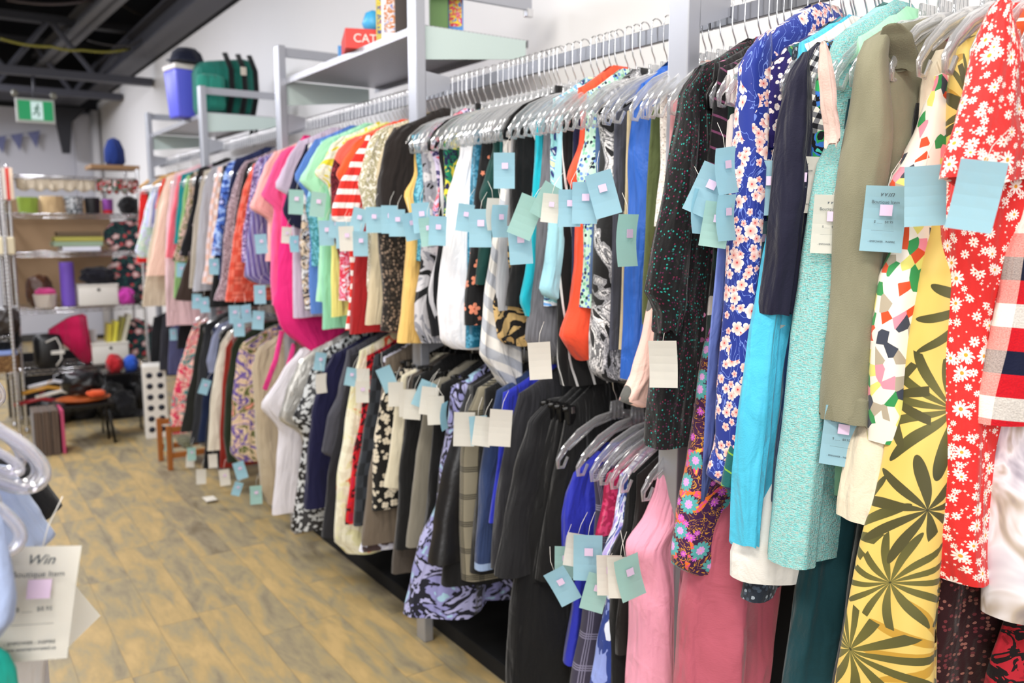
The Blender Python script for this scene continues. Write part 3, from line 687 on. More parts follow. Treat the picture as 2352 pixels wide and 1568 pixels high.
G('tee_shirt', 'shirt', 'coral tee with loose sleeves', M('solid', '#f26a5a'), [(815,314),(792,325),(770,350),(765,366),(792,392),(800,560),(797,620)], hang='clear')
G('tee_shirt', 'shirt', 'pink and red flower print tee', M('paint', ('#e0503e', '#e9e0ee', '#d23a52', '#e58aa8', '#8a4a2a'), 26), [(822,316),(800,400),(785,500),(776,580),(775,690)], hang='clear')
G('tee_shirt', 'shirt', 'orange tee with red striped cuffs', M('solid', '#f5572c'), [(832,310),(806,335),(782,372),(767,400),(788,440),(806,470),(812,512)], hang='clear', th=.022)
G('polo_shirt', 'shirt', 'red top with white stripes on sleeve and side', M('stripe', '#d8322a', '#f0eae6', .048, 0, .6), [(838,312),(800,380),(775,425),(758,480),(756,505),(792,520),(800,640),(795,700),(790,757)], hang='clear', th=.02, tags=[B_(790,540,0,X=1.18,sz=1.1), B_(796,548,-2,X=1.16,col='w',sz=1.0)])
G('dress', 'dress', 'plain dark red tunic', M('solid', '#a01c20'), [(846,312),(830,400),(815,560),(808,640),(802,766)], hang='clear', th=.026, tags=[B_(823,506,15,X=1.2,yaw=-10), B_(828,560,0,X=1.2)])
G('cardigan', 'cardigan', 'cream and brown leopard spotted cardigan', M('leo', '#e6e0d4', '#a29a78', 95, .5), [(880,290),(848,308),(834,340),(827,380),(817,424),(826,470),(838,560),(834,650),(838,686)], hang='clear', th=.034, rise=.05)
G('skirted_top', 'top', 'beige tunic below the leopard cardigan', M('solid', '#c9ba9c'), [(888,296),(856,400),(846,560),(840,680),(833,744)], hang='clear', th=.03)
G('blouse', 'blouse', 'black and tan patterned long blouse', M('speck', '#231f1d', ('#8a7768', '#4a423a'), 95, .7, .42), [(900,294),(878,330),(866,400),(856,470),(862,560),(872,680),(868,760)], hang='clear', th=.03, tags=[B_(858,505,0,X=1.2,sz=1.0)])
G('sweater', 'sweater', 'dark brown loose sweater', M('solid', '#1d1614'), [(918,288),(894,305),(878,330),(870,380),(860,420),(856,470),(868,500)], hang='clear', th=.04, tags=[B_(895,504,0,X=1.2,sz=1.05), B_(912,512,0,X=1.2)])
G('tank_top', 'top', 'mustard yellow long sleeveless top', M('solid', '#edc373', .85, .1), [(929,324),(934,370),(936,398),(913,448),(921,490),(923,560),(917,640),(912,700),(904,785)], hang='clear', th=.034, nv=40)
G('tank_top', 'top', 'teal sequinned sleeveless top', M('sequin', '#2b7f9a', '#66b4c8', 170), [(941,312),(950,350),(956,400),(946,450),(951,490),(953,560),(951,600)], hang='clear', tags=[B_(945,520,-10,X=1.2,yaw=25)])
G('blouse', 'blouse', 'grey and black leaf print tunic', M('paint', ('#19191b', '#19191b', '#c7c4c8', '#8f8f98', '#1c1c1e'), 9), [(958,318),(968,430),(964,600),(946,700),(946,750),(962,786)], hang='clear', th=.03, tags=[B_(968,500,-5,X=1.2,sz=1.05)])
G('blouse', 'blouse', 'lavender blouse with coral flowers', M('paint', ('#a99fd2', '#3d3766', '#cfc4e0', '#e9606e', '#b9b4dc', '#5a5488'), 17, 1.8), [(990,292),(972,330),(985,380),(991,440),(982,480),(993,560),(997,640)], hang='clear', th=.03, tags=[B_(984,532,-6,X=1.2,col='g'), B_(1005,530,3,X=1.2)])
G('blouse', 'blouse', 'black blouse with white stripes behind the lavender one', M('stripe', '#16161a', '#c9c7cb', .05, 1.4, .75), [(1012,296),(1003,330),(1008,400),(1000,560),(972,690),(985,770)], hang='black')
G('blouse', 'blouse', 'emerald and navy print blouse', M('paint', ('#0f6a4c', '#1c1c40', '#147a58', '#d8c83c', '#1a1c44'), 20), [(1026,292),(1014,340),(1018,400),(1012,450),(1006,560)], hang='clear')
G('tunic', 'tunic', 'long white sleeveless tunic', M('solid', '#f0eff4', .8, .05), [(1058,300),(1050,350),(1036,400),(1022,450),(1018,540),(1006,640),(1003,700),(1010,785),(1035,800)], hang='clear', th=.036, nv=40, tags=[B_(1068,500,8,X=1.22,sz=.9)])
G('lace_top', 'top', 'peacock blue lace long top', M('sequin', '#1b6884', '#4a94b4', 150), [(1082,302),(1072,420),(1062,600),(1059,795)], hang='clear', th=.024)
G('sleeveless_top', 'top', 'black top with coral flower panel', M('floral', '#141416', '#e08a6c', '#b4382c', 22, 5, .4, .45), [(1102,296),(1090,400),(1082,470),(1071,560),(1060,690),(1060,745)], hang='clear', th=.026)
G('tank_top', 'top', 'dark bottle green tank top', M('solid', '#0d3b37'), [(1122,302),(1127,340),(1112,400),(1096,450),(1108,490),(1093,560),(1085,652)], hang='clear', th=.03, tags=[B_(1103,524,0,X=1.2,sz=1.2,yaw=-5)])
G('tank_top', 'top', 'orange tank with white edging', M('hemmed', '#dcd8d4', '#e2502c', 1.6), [(1148,288),(1151,340),(1152,392)], hang='clear', tags=[B_(1158,392,0,X=1.24,sz=1.1,sticker=True)])
G('pointed_top', 'top', 'grey and white diagonal striped pointed top', M('stripe', '#e4e1dc', '#b3b7c0', .06, .5), [(1150,330),(1146,440),(1126,560),(1108,680),(1098,812),(1138,868),(1165,900)], hang='clear', th=.02, R_=[(1175,330),(1178,560),(1180,700),(1186,800),(1186,896)])
G('sweater', 'sweater', 'silver grey fine knit sleeveless sweater', M('knitline', '#b9b9bd', '#8b8b90'), [(1170,298),(1152,480),(1138,560),(1129,640),(1128,712)], hang='clear', tags=[B_(1132,492,0,X=1.22,col='w',yaw=50), B_(1148,508,0,X=1.22,yaw=35)])
G('blouse', 'blouse', 'tan and black animal print long blouse', M('paint', ('#b5915a', '#191616', '#c9a870', '#1c1a18'), 14), [(1180,296),(1172,480),(1150,640),(1132,700),(1140,780),(1155,792)], hang='clear')
G('tank_top', 'top', 'black tank top on black hanger', M('solid', '#0e0e10'), [(1188,262),(1170,330),(1163,400),(1163,600),(1150,702)], hang='black', th=.03, tags=[B_(1195,562,-4,X=1.2,sz=1.15), B_(1208,498,22,X=1.18,sz=1.2,col='g',sticker=False)])
G('tank_top', 'top', 'white halter top with curved armhole', M('solid', '#eceaee'), [(1206,284),(1225,330),(1233,380),(1216,450),(1205,500)], hang='clear', th=.02)
G('tank_top', 'top', 'turquoise flared top', M('solid', '#1bb1c4'), [(1222,280),(1215,450),(1200,600),(1180,690),(1194,724)], hang='clear', th=.024)
G('sweater', 'sweater', 'charcoal flecked ribbed tunic', M('knitline', '#26262a', '#84848c'), [(1240,272),(1236,400),(1226,500),(1222,600),(1211,700),(1204,780),(1225,812)], hang='clear', th=.034, tags=[B_(1240,828,-4,X=1.2,col='w',sz=1.1,sticker=False)])
G('tank_top', 'top', 'lime white and blue watercolour print top', M('paint', ('#d6e3b0', '#6c9fd8', '#e8e8ee', '#8fc9cc', '#2c3470', '#e0e4ea'), 16), [(1262,228),(1258,290),(1258,400),(1248,600),(1240,700)], hang='clear', th=.022)
G('tank_top', 'top', 'pale aqua tank top with slanted hem', M('solid', '#a3d6e4'), [(1275,232),(1270,330),(1262,400),(1248,500),(1236,600),(1222,672),(1260,690)], hang='clear', th=.034, tags=[B_(1254,462,28,X=1.2,col='g',sz=1.0,yaw=20,sticker=False), B_(1264,478,6,X=1.19,col='w',sz=.8)])
G('skirted_top', 'top', 'black fringed top with white streaks', M('stripe', '#101012', '#d0d0d0', .05, 1.4, .86), [(1290,236),(1282,480),(1270,700),(1272,830),(1284,884)], hang='clear', th=.02)
G('tank_top', 'top', 'bright orange red long tank top', M('solid', '#ef5233'), [(1316,204),(1322,280),(1318,330),(1292,408),(1311,450),(1311,600),(1300,690),(1279,765),(1300,800),(1320,822)], hang='clear', th=.034, nv=40, tags=[B_(1308,478,0,X=1.2,sz=1.0)])
G('blouse', 'blouse', 'green and blue confetti print blouse', M('speck', '#bfe0cc', ('#3a5ba0', '#1c2438', '#7fbf9c', '#6c8fd0'), 95, .75, .42), [(1338,212),(1336,320),(1316,400),(1330,480),(1330,600),(1324,706)], hang='clear', th=.03, tags=[B_(1343,466,0,X=1.2,sz=1.1)])
G('tunic', 'tunic', 'black and white ink sketch print tunic', M('sketch'), [(1372,214),(1352,250),(1366,330),(1364,400),(1356,480),(1349,560),(1345,700),(1338,770),(1340,850),(1370,868)], hang='clear', th=.055, nv=44, tags=[B_(1386,446,-16,X=1.2,sz=1.15)], belly=1.0)
G('tank_top', 'top', 'royal blue athletic tank with mint piping', M('satin', '#1a56b0', .6), [(1452,196),(1442,230),(1438,330),(1438,450),(1430,560),(1425,700),(1420,800),(1418,868)], hang='clear', th=.05, nv=44, tags=[B_(1441,552,0,X=1.2,yaw=50,col='g',sz=1.3)], belly=1.0)
G('lace_top', 'top', 'white lace edged sleeveless top', M('speck', '#ddd6ce', ('#f0ebe4', '#b8b0a8'), 180, .7, .4), [(1510,208),(1508,260),(1508,380),(1498,480),(1494,520)], hang='clear', th=.016)
G('tunic', 'tunic', 'blush pink tunic with grey leaf print', M('floral', '#f1c6ba', '#5f5f5c', '#e2a8a4', 9, 2, .42, .5, .7), [(1524,200),(1518,260),(1520,380),(1504,520),(1478,640),(1458,760),(1436,850),(1409,914),(1440,926)], hang='clear', th=.034, nv=40)
G('maxi_dress', 'dress', 'black maxi dress with tiny red and green specks', M('speck', '#0c0b0d', ('#6c1c3a', '#1f8a80', '#4a1438', '#1c4a48'), 170, .42, .3), [(1598,148),(1570,165),(1553,205),(1540,300),(1524,420),(1502,520),(1489,600),(1476,680),(1488,720),(1477,830),(1468,940),(1466,1020)], hang='clear', th=.05, nv=50, nu=48, amp=.016, tags=[B_(1523,836,-3,X=1.2,sz=1.15,col='w',sticker=False,yaw=-12)], sleeves=[([(1598,152),(1556,215),(1527,420),(1490,600),(1478,680),(1500,700)], [(1612,152),(1604,215),(1590,420),(1575,600),(1570,690),(1548,760)], -.03, .03)])
G('dress', 'dress', 'black dress with pink brush strokes', M('speck', '#121013', ('#b06a8c', '#141114', '#6c3a58'), 60, .35, .3), [(1622,150),(1615,250),(1600,480),(1588,700),(1566,900),(1550,1012)], hang='black', th=.034, nv=40)
G('blouse', 'blouse', 'black blouse with pink and cyan slashes', M('stripe', '#100d12', '#6c3a58', .03, .35, .85), [(1640,158),(1625,260),(1610,420),(1598,520)], hang='clear', th=.022, tags=[B_(1625,438,24,X=1.2,sz=1.15), B_(1608,486,3,X=1.2,yaw=55)])
G('dress', 'dress', 'black and ivory bold leaf print dress', M('paint', ('#0f100f', '#14302a', '#ece2dc', '#0f100f', '#12332c'), 5, 1), [(1655,165),(1640,400),(1622,600),(1608,760),(1592,900),(1590,1010)], hang='clear', th=.03, nv=40, tags=[B_(1644,516,8,X=1.2,col='g'), B_(1668,392,-8,X=1.2,yaw=45)])
G('maxi_dress', 'dress', 'purple dress with orange and teal folk flowers', M('paisley'), [(1672,150),(1660,400),(1648,560),(1618,740),(1596,880),(1570,1060),(1548,1180),(1533,1290),(1560,1306)], hang='clear', th=.045, nv=50, tags=[B_(1668,500,-3,X=1.2,yaw=50)], amp=.014)
bd = G('maxi_dress', 'dress', 'royal blue dress with white blossom sprays', M('blossom'), [(1738,74),(1702,100),(1684,150),(1684,250),(1680,420),(1674,560),(1660,760),(1640,900),(1620,1010),(1600,1082),(1640,1110)], hang='clear', th=.05, nv=50, nu=48, amp=.012, sleeves=[([(1738,80),(1690,140),(1686,300),(1682,420),(1675,560),(1668,760),(1655,960),(1655,1030)], [(1778,80),(1770,140),(1756,300),(1744,420),(1735,560),(1722,760),(1702,960),(1698,1060)], -.03, .034)], tags=[B_(1708,520,-4,X=1.18,yaw=58,x0=1.13)])
bm = bmesh.new(); q0, q1, q2 = P(1662,560,1,1.13), P(1640,800,1,1.14), P(1622,1148,1,1.16)
tube(bm, [q0, q1, q1.lerp(q2,.5), q2], .016, 8, .12, nrm=Vector((0,1,0))); so = link('sash', bm, M('satin', '#5a6cae', .6), bd); so['label'] = 'periwinkle blue sash'
G('blouse', 'blouse', 'indigo blouse with red and white dots', M('floral', '#231a5c', '#e8dcd8', '#c0303a', 48, 6, .34, .9, .3, None, None, .7), [(1784,112),(1752,160),(1736,230),(1738,300),(1748,342)], hang='clear', th=.03, amp=.016)
G('blouse', 'blouse', 'dark teal blouse with lime embroidery lines', M('stripe', '#145a5a', '#7aa838', .03, .35, .9), [(1790,112),(1760,400),(1738,600),(1705,780),(1682,960),(1658,1120)], hang='clear', th=.03, nv=40)
G('dress', 'dress', 'navy floral ruffled long dress peeping below', M('speck', '#1e2530', ('#8a939c', '#3a4654'), 120, .6, .4), [(1798,114),(1770,600),(1720,1000),(1685,1300),(1672,1362)], th=.034, nv=40, amp=.018)
G('shirt', 'shirt', 'bright aqua blue long shirt', M('solid', '#4cc0e2', .6, .22), [(1806,104),(1784,200),(1768,330),(1752,500),(1742,600),(1726,700),(1706,850),(1690,1000),(1678,1130),(1676,1250)], hang='clear', th=.045, nv=50, amp=.014, tags=[B_(1768,432,0,X=1.18,x0=1.04,sz=1.2), B_(1748,560,-6,X=1.18,x0=1.06,yaw=60)], sleeves=[([(1790,330),(1772,480),(1745,640),(1722,800),(1700,960),(1690,1100),(1684,1244)], [(1815,330),(1808,480),(1795,640),(1778,800),(1762,960),(1745,1100),(1730,1244)], -.02, .024)])
G('white_skirt', 'skirt', 'white wide banded skirt hanging lowest', M('solid', '#e9e6e0', .8, .06), [(1812,108),(1790,600),(1740,1000),(1685,1180),(1664,1262),(1666,1318)], th=.05, nv=40, hang='clear')
G('blazer', 'blazer', 'black navy blazer with long straight sleeve', M('solid', '#16162c'), [(1836,120),(1810,160),(1796,260),(1786,400),(1772,560),(1758,700)], hang='clear', th=.03, rise=.02, R_=[(1900,120),(1900,560),(1890,700)], sleeves=[([(1834,122),(1806,180),(1792,300),(1784,400),(1768,560),(1751,708)], [(1852,122),(1856,180),(1850,300),(1842,400),(1828,560),(1812,718)], -.012, .028)])
G('blouse', 'blouse', 'black and white gingham ruffled blouse', M('gingham'), [(1858,110),(1836,170),(1824,230),(1812,290),(1826,335)], hang='clear', th=.024, amp=.02)
G('dress', 'dress', 'navy blue satin long dress', M('solid', '#16264c', .5), [(1866,112),(1848,350),(1832,560),(1798,700),(1772,880),(1748,1060),(1740,1145)], hang='clear', th=.045, nv=44, tags=[B_(1837,424,3,X=1.2,x0=.985,col='w',sz=1.2,text=True), B_(1770,800,4,X=1.2,x0=1.02,col='w',sz=1.1,text=True,yaw=25)])
G('blouse', 'blouse', 'black blouse with blue and green paint print', M('paint', ('#0d0f16', '#10131c', '#2fa05a', '#3a78d0', '#0e1018', '#4cc8b0'), 14), [(1874,104),(1856,230),(1848,330),(1850,440)], hang='clear', th=.02)
tw = G('coat', 'coat', 'aqua tweed coat with frayed edge', M('tweed'), [(1905,74),(1880,100),(1872,140),(1876,200),(1878,270),(1866,420),(1850,540),(1828,760),(1804,960),(1786,1120),(1767,1268)], hang='clear', th=.05, nv=54, nu=48, amp=.006, sleeves=[([(1908,300),(1878,380),(1862,480),(1848,620),(1828,780),(1806,960),(1788,1120),(1768,1268)], [(1922,300),(1926,380),(1928,480),(1924,620),(1912,780),(1894,960),(1872,1120),(1852,1284)], -.02, .042)])
add_sleeve(tw, P(1905,74,0,BAR-.2).y, None, [(1882,96),(1884,150),(1892,220),(1903,310)], [(1893,92),(1904,130),(1912,220),(1906,330)], -.052, .012, 'lining', M('solid', '#e2c4ba'))['label'] = 'pale pink lining'
G('skirt', 'skirt', 'mint green ribbed knit dress', M('knitline', '#a9dcb8', '#8fcaa6'), [(1934,92),(1915,560),(1892,760),(1872,960),(1856,1118)], hang='clear', th=.05, nv=40, tags=[B_(1908,515,2,X=1.2,x0=.90,col='w',sz=1.2,text=True)])
G('trousers', 'trousers', 'dark teal wide trousers', M('solid', '#0d3a42'), [(1926,230),(1908,800),(1872,1100),(1852,1250),(1830,1400),(1805,1600)], th=.03, nv=44, flat=True, R_=[(1990,230),(1990,800),(1975,1100),(1960,1250),(1940,1400),(1905,1600)])
oj = G('jacket', 'jacket', 'olive grey denim jacket with stitched cuff', M('denim', '#8a8770', '#6f6c58'), [(2015,64),(1985,78),(1966,110),(1958,170),(1954,260),(1932,460),(1918,700),(1905,820)], hang='clear', th=.05, nv=54, nu=48, amp=.008, rise=.03, tags=[B_(1933,1002,4,X=1.2,x0=.85,sz=1.25,text=True)], sleeves=[([(2018,66),(1980,90),(1962,140),(1956,260),(1934,460),(1918,700),(1902,880),(1898,955)], [(2040,66),(2042,90),(2034,140),(2030,260),(2016,460),(1998,700),(1982,880),(1972,960)], -.012, .04)])
add_sleeve(oj, P(2015,64,0,BAR-.2).y, None, [(2026,58),(2034,90),(2050,150)], [(2056,62),(2070,100),(2072,160)], -.04, .03, 'collar', M('denim', '#76735e', '#5f5c4a'))
add_sleeve(oj, P(2015,64,0,BAR-.2).y, None, [(1901,886),(1896,958)], [(1984,884),(1975,965)], -.012, .043, 'cuff', M('denim', '#807d68', '#68664f'))
G('tunic', 'tunic', 'mosaic print tunic with cream hem', M('mosaic'), [(2108,180),(2080,290),(2050,370),(2022,420),(2028,560),(1996,640),(1982,760),(1972,900),(1966,1008)], hang='clear', th=.045, nv=44, tags=[B_(2030,503,3,X=1.2,x0=.79,sz=1.25,text=True)])
G('dress', 'dress', 'plain cream dress below the mosaic tunic', M('solid', '#ddd0b8'), [(2088,180),(2050,560),(1985,900),(1955,1040),(1935,1165)], th=.036, nv=40, R_=[(2200,180),(2150,560),(2080,900),(2040,1040),(2010,1165)])
G('trousers', 'trousers', 'black trousers beside the yellow dress', M('solid', '#0b0b0c'), [(2076,240),(2010,1000),(1962,1200),(1940,1400),(1905,1600)], th=.03, nv=30, flat=True)
G('maxi_dress', 'dress', 'golden yellow maxi dress with palm leaves', M('palm'), [(2162,100),(2140,200),(2128,330),(2108,400),(2082,540),(2055,640),(2036,780),(2022,900),(2002,1020),(1962,1290),(1940,1450),(1925,1600)], hang='clear', th=.06, nv=70, nu=90, amp=.03, nf=6.5, tags=[B_(2125,450,-3,X=1.2,x0=.70,sz=1.12,col='b',sticker=False,hgt=.085)], belly=1.1)
G('tank_top', 'top', 'rust orange strappy top', M('solid', '#c2553c'), [(2204,120),(2180,330),(2168,480)], hang='clear', th=.02)
G('dress', 'dress', 'dark maroon paisley long dress', M('speck', '#2a0a10', ('#6a2a30', '#8c5a50'), 130, .5, .35), [(2214,110),(2190,900),(2122,1320),(2108,1450),(2095,1600)], th=.034, nv=40)
G('dress', 'dress', 'red dress with tiny white flowers', M('floral', '#b81c28', '#f0dcd8', '#e8b040', 62, 6, .36, .8), [(2226,100),(2215,900),(2226,1300),(2210,1420),(2190,1500)], th=.04, nv=44, hang='clear')
rd = G('maxi_dress', 'dress', 'bright red daisy print dress with flutter sleeve', M('daisy', '#d92a28'), [(2262,20),(2240,120),(2200,250),(2165,400),(2150,500),(2146,620),(2128,800),(2112,1000),(2096,1200),(2096,1240),(2102,1308)], hang='clear', th=.06, nv=60, nu=80, amp=.022, nf=6, rise=.02, tags=[B_(2242,450,9,X=1.2,x0=.60,sz=1.15,col='b',sticker=False,yaw=-6,hgt=.088)], sleeves=[([(2278,0),(2254,60),(2216,190),(2190,270),(2160,360),(2150,410)], [(2308,0),(2322,60),(2344,190),(2362,270),(2372,330),(2366,350)], -.045, .03, 'flutter_sleeve')])
G('shirt', 'shirt', 'burnt orange shirt with white pinstripes', M('stripe', '#b8461e', '#ecd6c4', .05, 0, .9), [(2335,20),(2316,60),(2322,250),(2330,400)], hang='clear', th=.02)
G('shirt', 'shirt', 'red navy and white plaid flannel shirt', M('buffalo'), [(2345,200),(2316,420),(2300,480),(2272,600),(2244,760),(2224,900),(2220,960)], hang='clear', th=.05, nv=50, nu=72, amp=.024, nf=6)
G('dress', 'dress', 'crimson dress with black line flowers', M('paint', ('#8c1220', '#a81c2a', '#120608', '#98141f'), 18, 2), [(2360,200),(2340,1000),(2300,1400),(2250,1600)], th=.03, nv=30)
G('skirt', 'skirt', 'grey and lilac watercolour print skirt', M('watercolour'), [(2385,300),(2356,700),(2312,900),(2292,1050),(2272,1250),(2266,1408)], hang='clear', th=.05, nv=40, nu=72, amp=.028, nf=5.5)
G('trousers', 'trousers', 'dusty pink wide leg trousers', M('solid', '#b85a6c', .75, .15), [(1682,160),(1672,700),(1620,1100),(1590,1240),(1576,1400),(1562,1600)], th=.045, nv=44, amp=.022, R_=[(1760,160),(1760,700),(1750,1100),(1745,1300),(1735,1480),(1690,1600)])
for k, (px, c, nm) in enumerate(((2420, '#30406c', 'blue'), (2480, '#d8d0c0', 'cream'))):
    G('shirt', 'shirt', nm + ' shirt at the near end of the rail', M('solid', c), [(px,100),(px-20,500),(px-50,900)], hang='clear')
# ================= lower rail =================
def L_(*a, **k): k.setdefault('rail', 'l'); return G(*a, **k)
for px, c, nm, yb in ((352, '#1a1a1e', 'black trousers at the far end', 865), (374, '#2c2c34', 'charcoal trousers at the far end', 850), (394, '#4a4c70', 'slate purple scarf like skirt at the far end', 860), (412, '#17181c', 'black skirt at the far end', 800)):
    L_('trousers', 'trousers', nm, M('solid', c), [(px,728),(px-6,780),(px-8,yb)], hang='clip')
L_('dress', 'dress', 'pink dress with bright flowers', M('paint', ('#f09aa8', '#f2b8a8', '#e2325c', '#f6c4b4', '#3f8a8a', '#e8586c'), 15, 1), [(444,742),(428,790),(407,860),(393,930),(386,998)], hang='clear', tags=[B_(388,1020,4,X=1.15,col='g')])
L_('jacket', 'jacket', 'black olive jacket', M('solid', '#22231e'), [(458,744),(441,850),(426,920),(414,992)], hang='clear')
L_('jacket', 'jacket', 'charcoal jacket by the black olive one', M('solid', '#2d2e32'), [(470,744),(455,850),(446,950),(437,1018)], hang='clear', tags=[B_(440,1042,0,X=1.12,col='g',sz=.9), B_(437,1058,6,X=1.14,col='w',sz=.9)])
L_('dress', 'dress', 'dark navy denim dress', M('denim', '#1c2a4c', '#131d38'), [(488,752),(475,860),(462,930),(452,1012)], hang='clear')
L_('shirt', 'shirt', 'slate blue folded shirt', M('solid', '#8a90ac'), [(500,745),(484,780),(474,830),(480,856)], hang='clear', tags=[B_(470,888,20,X=1.18)])
L_('trousers', 'trousers', 'black trousers with cream card', M('solid', '#101012'), [(504,760),(484,900),(473,1000),(466,1076)], hang='clear', tags=[B_(462,1094,2,X=1.12,col='w',sticker=False)])
L_('cardigan', 'cardigan', 'cream buttoned cardigan', M('solid', '#ded6c4'), [(522,760),(504,790),(491,850),(480,930),(476,1034)], hang='clear', tags=[B_(489,1058,0,X=1.15,col='w',sz=.9,sticker=False)])
L_('shirt', 'shirt', 'rust red shirt', M('solid', '#92281c'), [(535,766),(517,800),(509,900),(504,1000),(502,1074)], hang='clear')
L_('jacket', 'jacket', 'dark forest green jacket', M('solid', '#26301f'), [(546,770),(530,800),(517,900),(513,1000),(520,1062)], hang='clear', tags=[B_(516,1096,-4,X=1.14,col='w')])
L_('blouse', 'blouse', 'tan blouse with purple flowers', M('paint', ('#cdb492', '#d8b8a4', '#6a5596', '#d0b898', '#5c6236', '#d88a78'), 11, 1.3), [(574,774),(549,790),(541,830),(533,920),(528,1040),(545,1058)], hang='clear', th=.03, tags=[B_(552,1080,-14,X=1.14,sz=1.05), B_(545,1122,20,X=1.12,sz=.8)])
L_('cardigan', 'cardigan', 'beige knit long cardigan', M('solid', '#b9a98f', .95), [(612,780),(582,800),(573,850),(580,980),(592,1110),(610,1150)], hang='clear', th=.05, amp=.02, tags=[B_(588,1136,0,X=1.14,sz=1.05,col='g')])
L_('tee_shirt', 'shirt', 'white tee with folded sleeves', M('solid', '#dfdbe2'), [(684,800),(645,850),(595,930),(638,985),(632,1060),(623,1178)], hang='clear', th=.034)
L_('blouse', 'blouse', 'crinkled silver blouse', M('foil', '#e2e0dc'), [(716,800),(680,830),(652,900),(636,960),(690,1000),(700,1060)], hang='clear', th=.034)
L_('dress', 'dress', 'black dress covered in silver sequins', M('sequin', '#16161a', '#c9ccce', 95), [(738,800),(708,850),(692,900),(668,960),(692,1000),(682,1100),(668,1216)], hang='clear', th=.034)
L_('dress', 'dress', 'midnight navy plain dress', M('solid', '#14143a'), [(756,812),(727,870),(710,950),(698,1050),(691,1162)], hang='clear', th=.045, tags=[B_(735,830,10,X=1.28,sz=.9), B_(738,880,0,X=1.24,col='w',sz=.95,sticker=False,yaw=30)])
L_('sweater', 'sweater', 'slate grey flared sleeve sweater', M('solid', '#45454e'), [(792,802),(771,900),(747,960),(735,1036),(770,1052)], hang='clear', th=.034)
L_('skirt', 'skirt', 'black lace skirt beneath the grey sweater', M('solid', '#1f1f24'), [(800,815),(780,950),(750,1100),(738,1232)], hang='clear', th=.03)
L_('dress', 'dress', 'cream yellow dress with red flower sprigs', M('paint', ('#dcdab4', '#dcd6bc', '#e8e4cc', '#e0dcb0', '#de5a3a'), 12, 1), [(820,803),(802,880),(786,980),(769,1100),(763,1240),(790,1266)], hang='clear', th=.034, tags=[B_(806,865,12,X=1.22,sz=.8), B_(834,870,0,X=1.22,col='w',sz=.9,sticker=False)])
L_('dress', 'dress', 'raspberry red narrow dress', M('paint', ('#b81a3c', '#d01c24', '#3c0a12', '#e0203c'), 14), [(840,815),(826,950),(808,1050),(790,1202)], hang='clear')
L_('skirt', 'skirt', 'charcoal plaid long skirt', M('plaid', '#25282c', '#34383e', '#1c1e22', .09), [(854,815),(843,900),(831,1000),(814,1100),(809,1204)], hang='clear', th=.03, tags=[B_(832,900,0,X=1.2,col='w',sz=.9)])
L_('skirt', 'skirt', 'white and brown swirl print skirt', M('paint', ('#dcdce4', '#c8c8d8', '#4a3a3a', '#e2e2ea'), 12), [(874,818),(862,1000),(840,1200),(822,1262)], hang='clearclip', th=.03)
L_('trousers', 'trousers', 'taupe brown wide trousers', M('solid', '#6d6154'), [(880,820),(858,1000),(840,1100),(826,1246)], hang='clip', th=.034)
L_('skirt', 'skirt', 'black skirt with cream rose print', M('floral', '#151413', '#d8cdb8', '#8a7f6c', 26, 4, .44, .9, .3), [(892,858),(868,920),(857,1000),(851,1168)], hang='clip', th=.03, tags=[B_(890,870,-22,X=1.26,sz=1.05,sticker=False)])
L_('trousers', 'trousers', 'cream narrow trousers', M('solid', '#dcd3ba'), [(918,860),(901,950),(891,1050),(883,1120)], hang='clip', th=.024, tags=[B_(909,905,0,X=1.24,col='w',sticker=False)])
L_('trousers', 'trousers', 'brown grey plain skirt', M('solid', '#4c453f'), [(930,862),(915,1100),(896,1312)], hang='clip', th=.03)
L_('trousers', 'trousers', 'black straight trousers with gold thread', M('solid', '#111112'), [(942,864),(924,960),(908,1100),(901,1254)], hang='clip', th=.034, tags=[B_(936,925,0,X=1.24,col='w',sz=1.1,sticker=False), B_(948,930,6,X=1.22,col='w',sz=1.1,sticker=False)])
L_('trousers', 'trousers', 'stone grey tweed trousers', M('knitline', '#8a8578', '#6e695e'), [(976,880),(962,970),(951,1050),(941,1150),(932,1254)], hang='clip', th=.03, tags=[B_(974,905,24,X=1.24,sz=1.05,sticker=False), B_(985,920,8,X=1.22,col='w',sz=1.05,sticker=False)])
L_('trousers', 'trousers', 'black velvet trousers', M('solid', '#0c0c0e'), [(1006,880),(990,960),(978,1100),(968,1256)], hang='clip', th=.03, tags=[B_(1001,942,-2,X=1.22,col='w',sz=1.05,sticker=False)])
L_('skirt', 'skirt', 'long blue and black print flared skirt', M('paint', ('#9fc4d8', '#8c8cc0', '#1c1c28', '#a8a8d2', '#2a2a3c'), 16, 1), [(1024,884),(1000,1150),(962,1250),(946,1330),(930,1412)], hang='clip', th=.05, amp=.035)
L_('trousers', 'trousers', 'glossy black leather trousers', M('leather', '#151416'), [(1062,880),(1034,980),(1003,1100),(986,1200),(971,1284)], hang='clip', th=.05, tags=[B_(1020,955,0,X=1.22,yaw=68,sz=1.0,sticker=False)])
L_('skirt', 'skirt', 'black skirt under the leather trousers', M('solid', '#0f0f11'), [(1072,884),(1050,1100),(1010,1340)], hang='clip', th=.04)
L_('trousers', 'trousers', 'grey glen check trousers', M('glen', '#857e6c', '#2c2a24'), [(1088,888),(1062,960),(1053,1050),(1052,1200),(1056,1328)], hang='clip', th=.034, tags=[B_(1066,985,2,X=1.22,col='w',sz=1.2,sticker=False)])
L_('trousers', 'trousers', 'plain black trousers next to the glen check', M('solid', '#101011'), [(1106,890),(1092,1050),(1080,1200),(1075,1310)], hang='clip', th=.03)
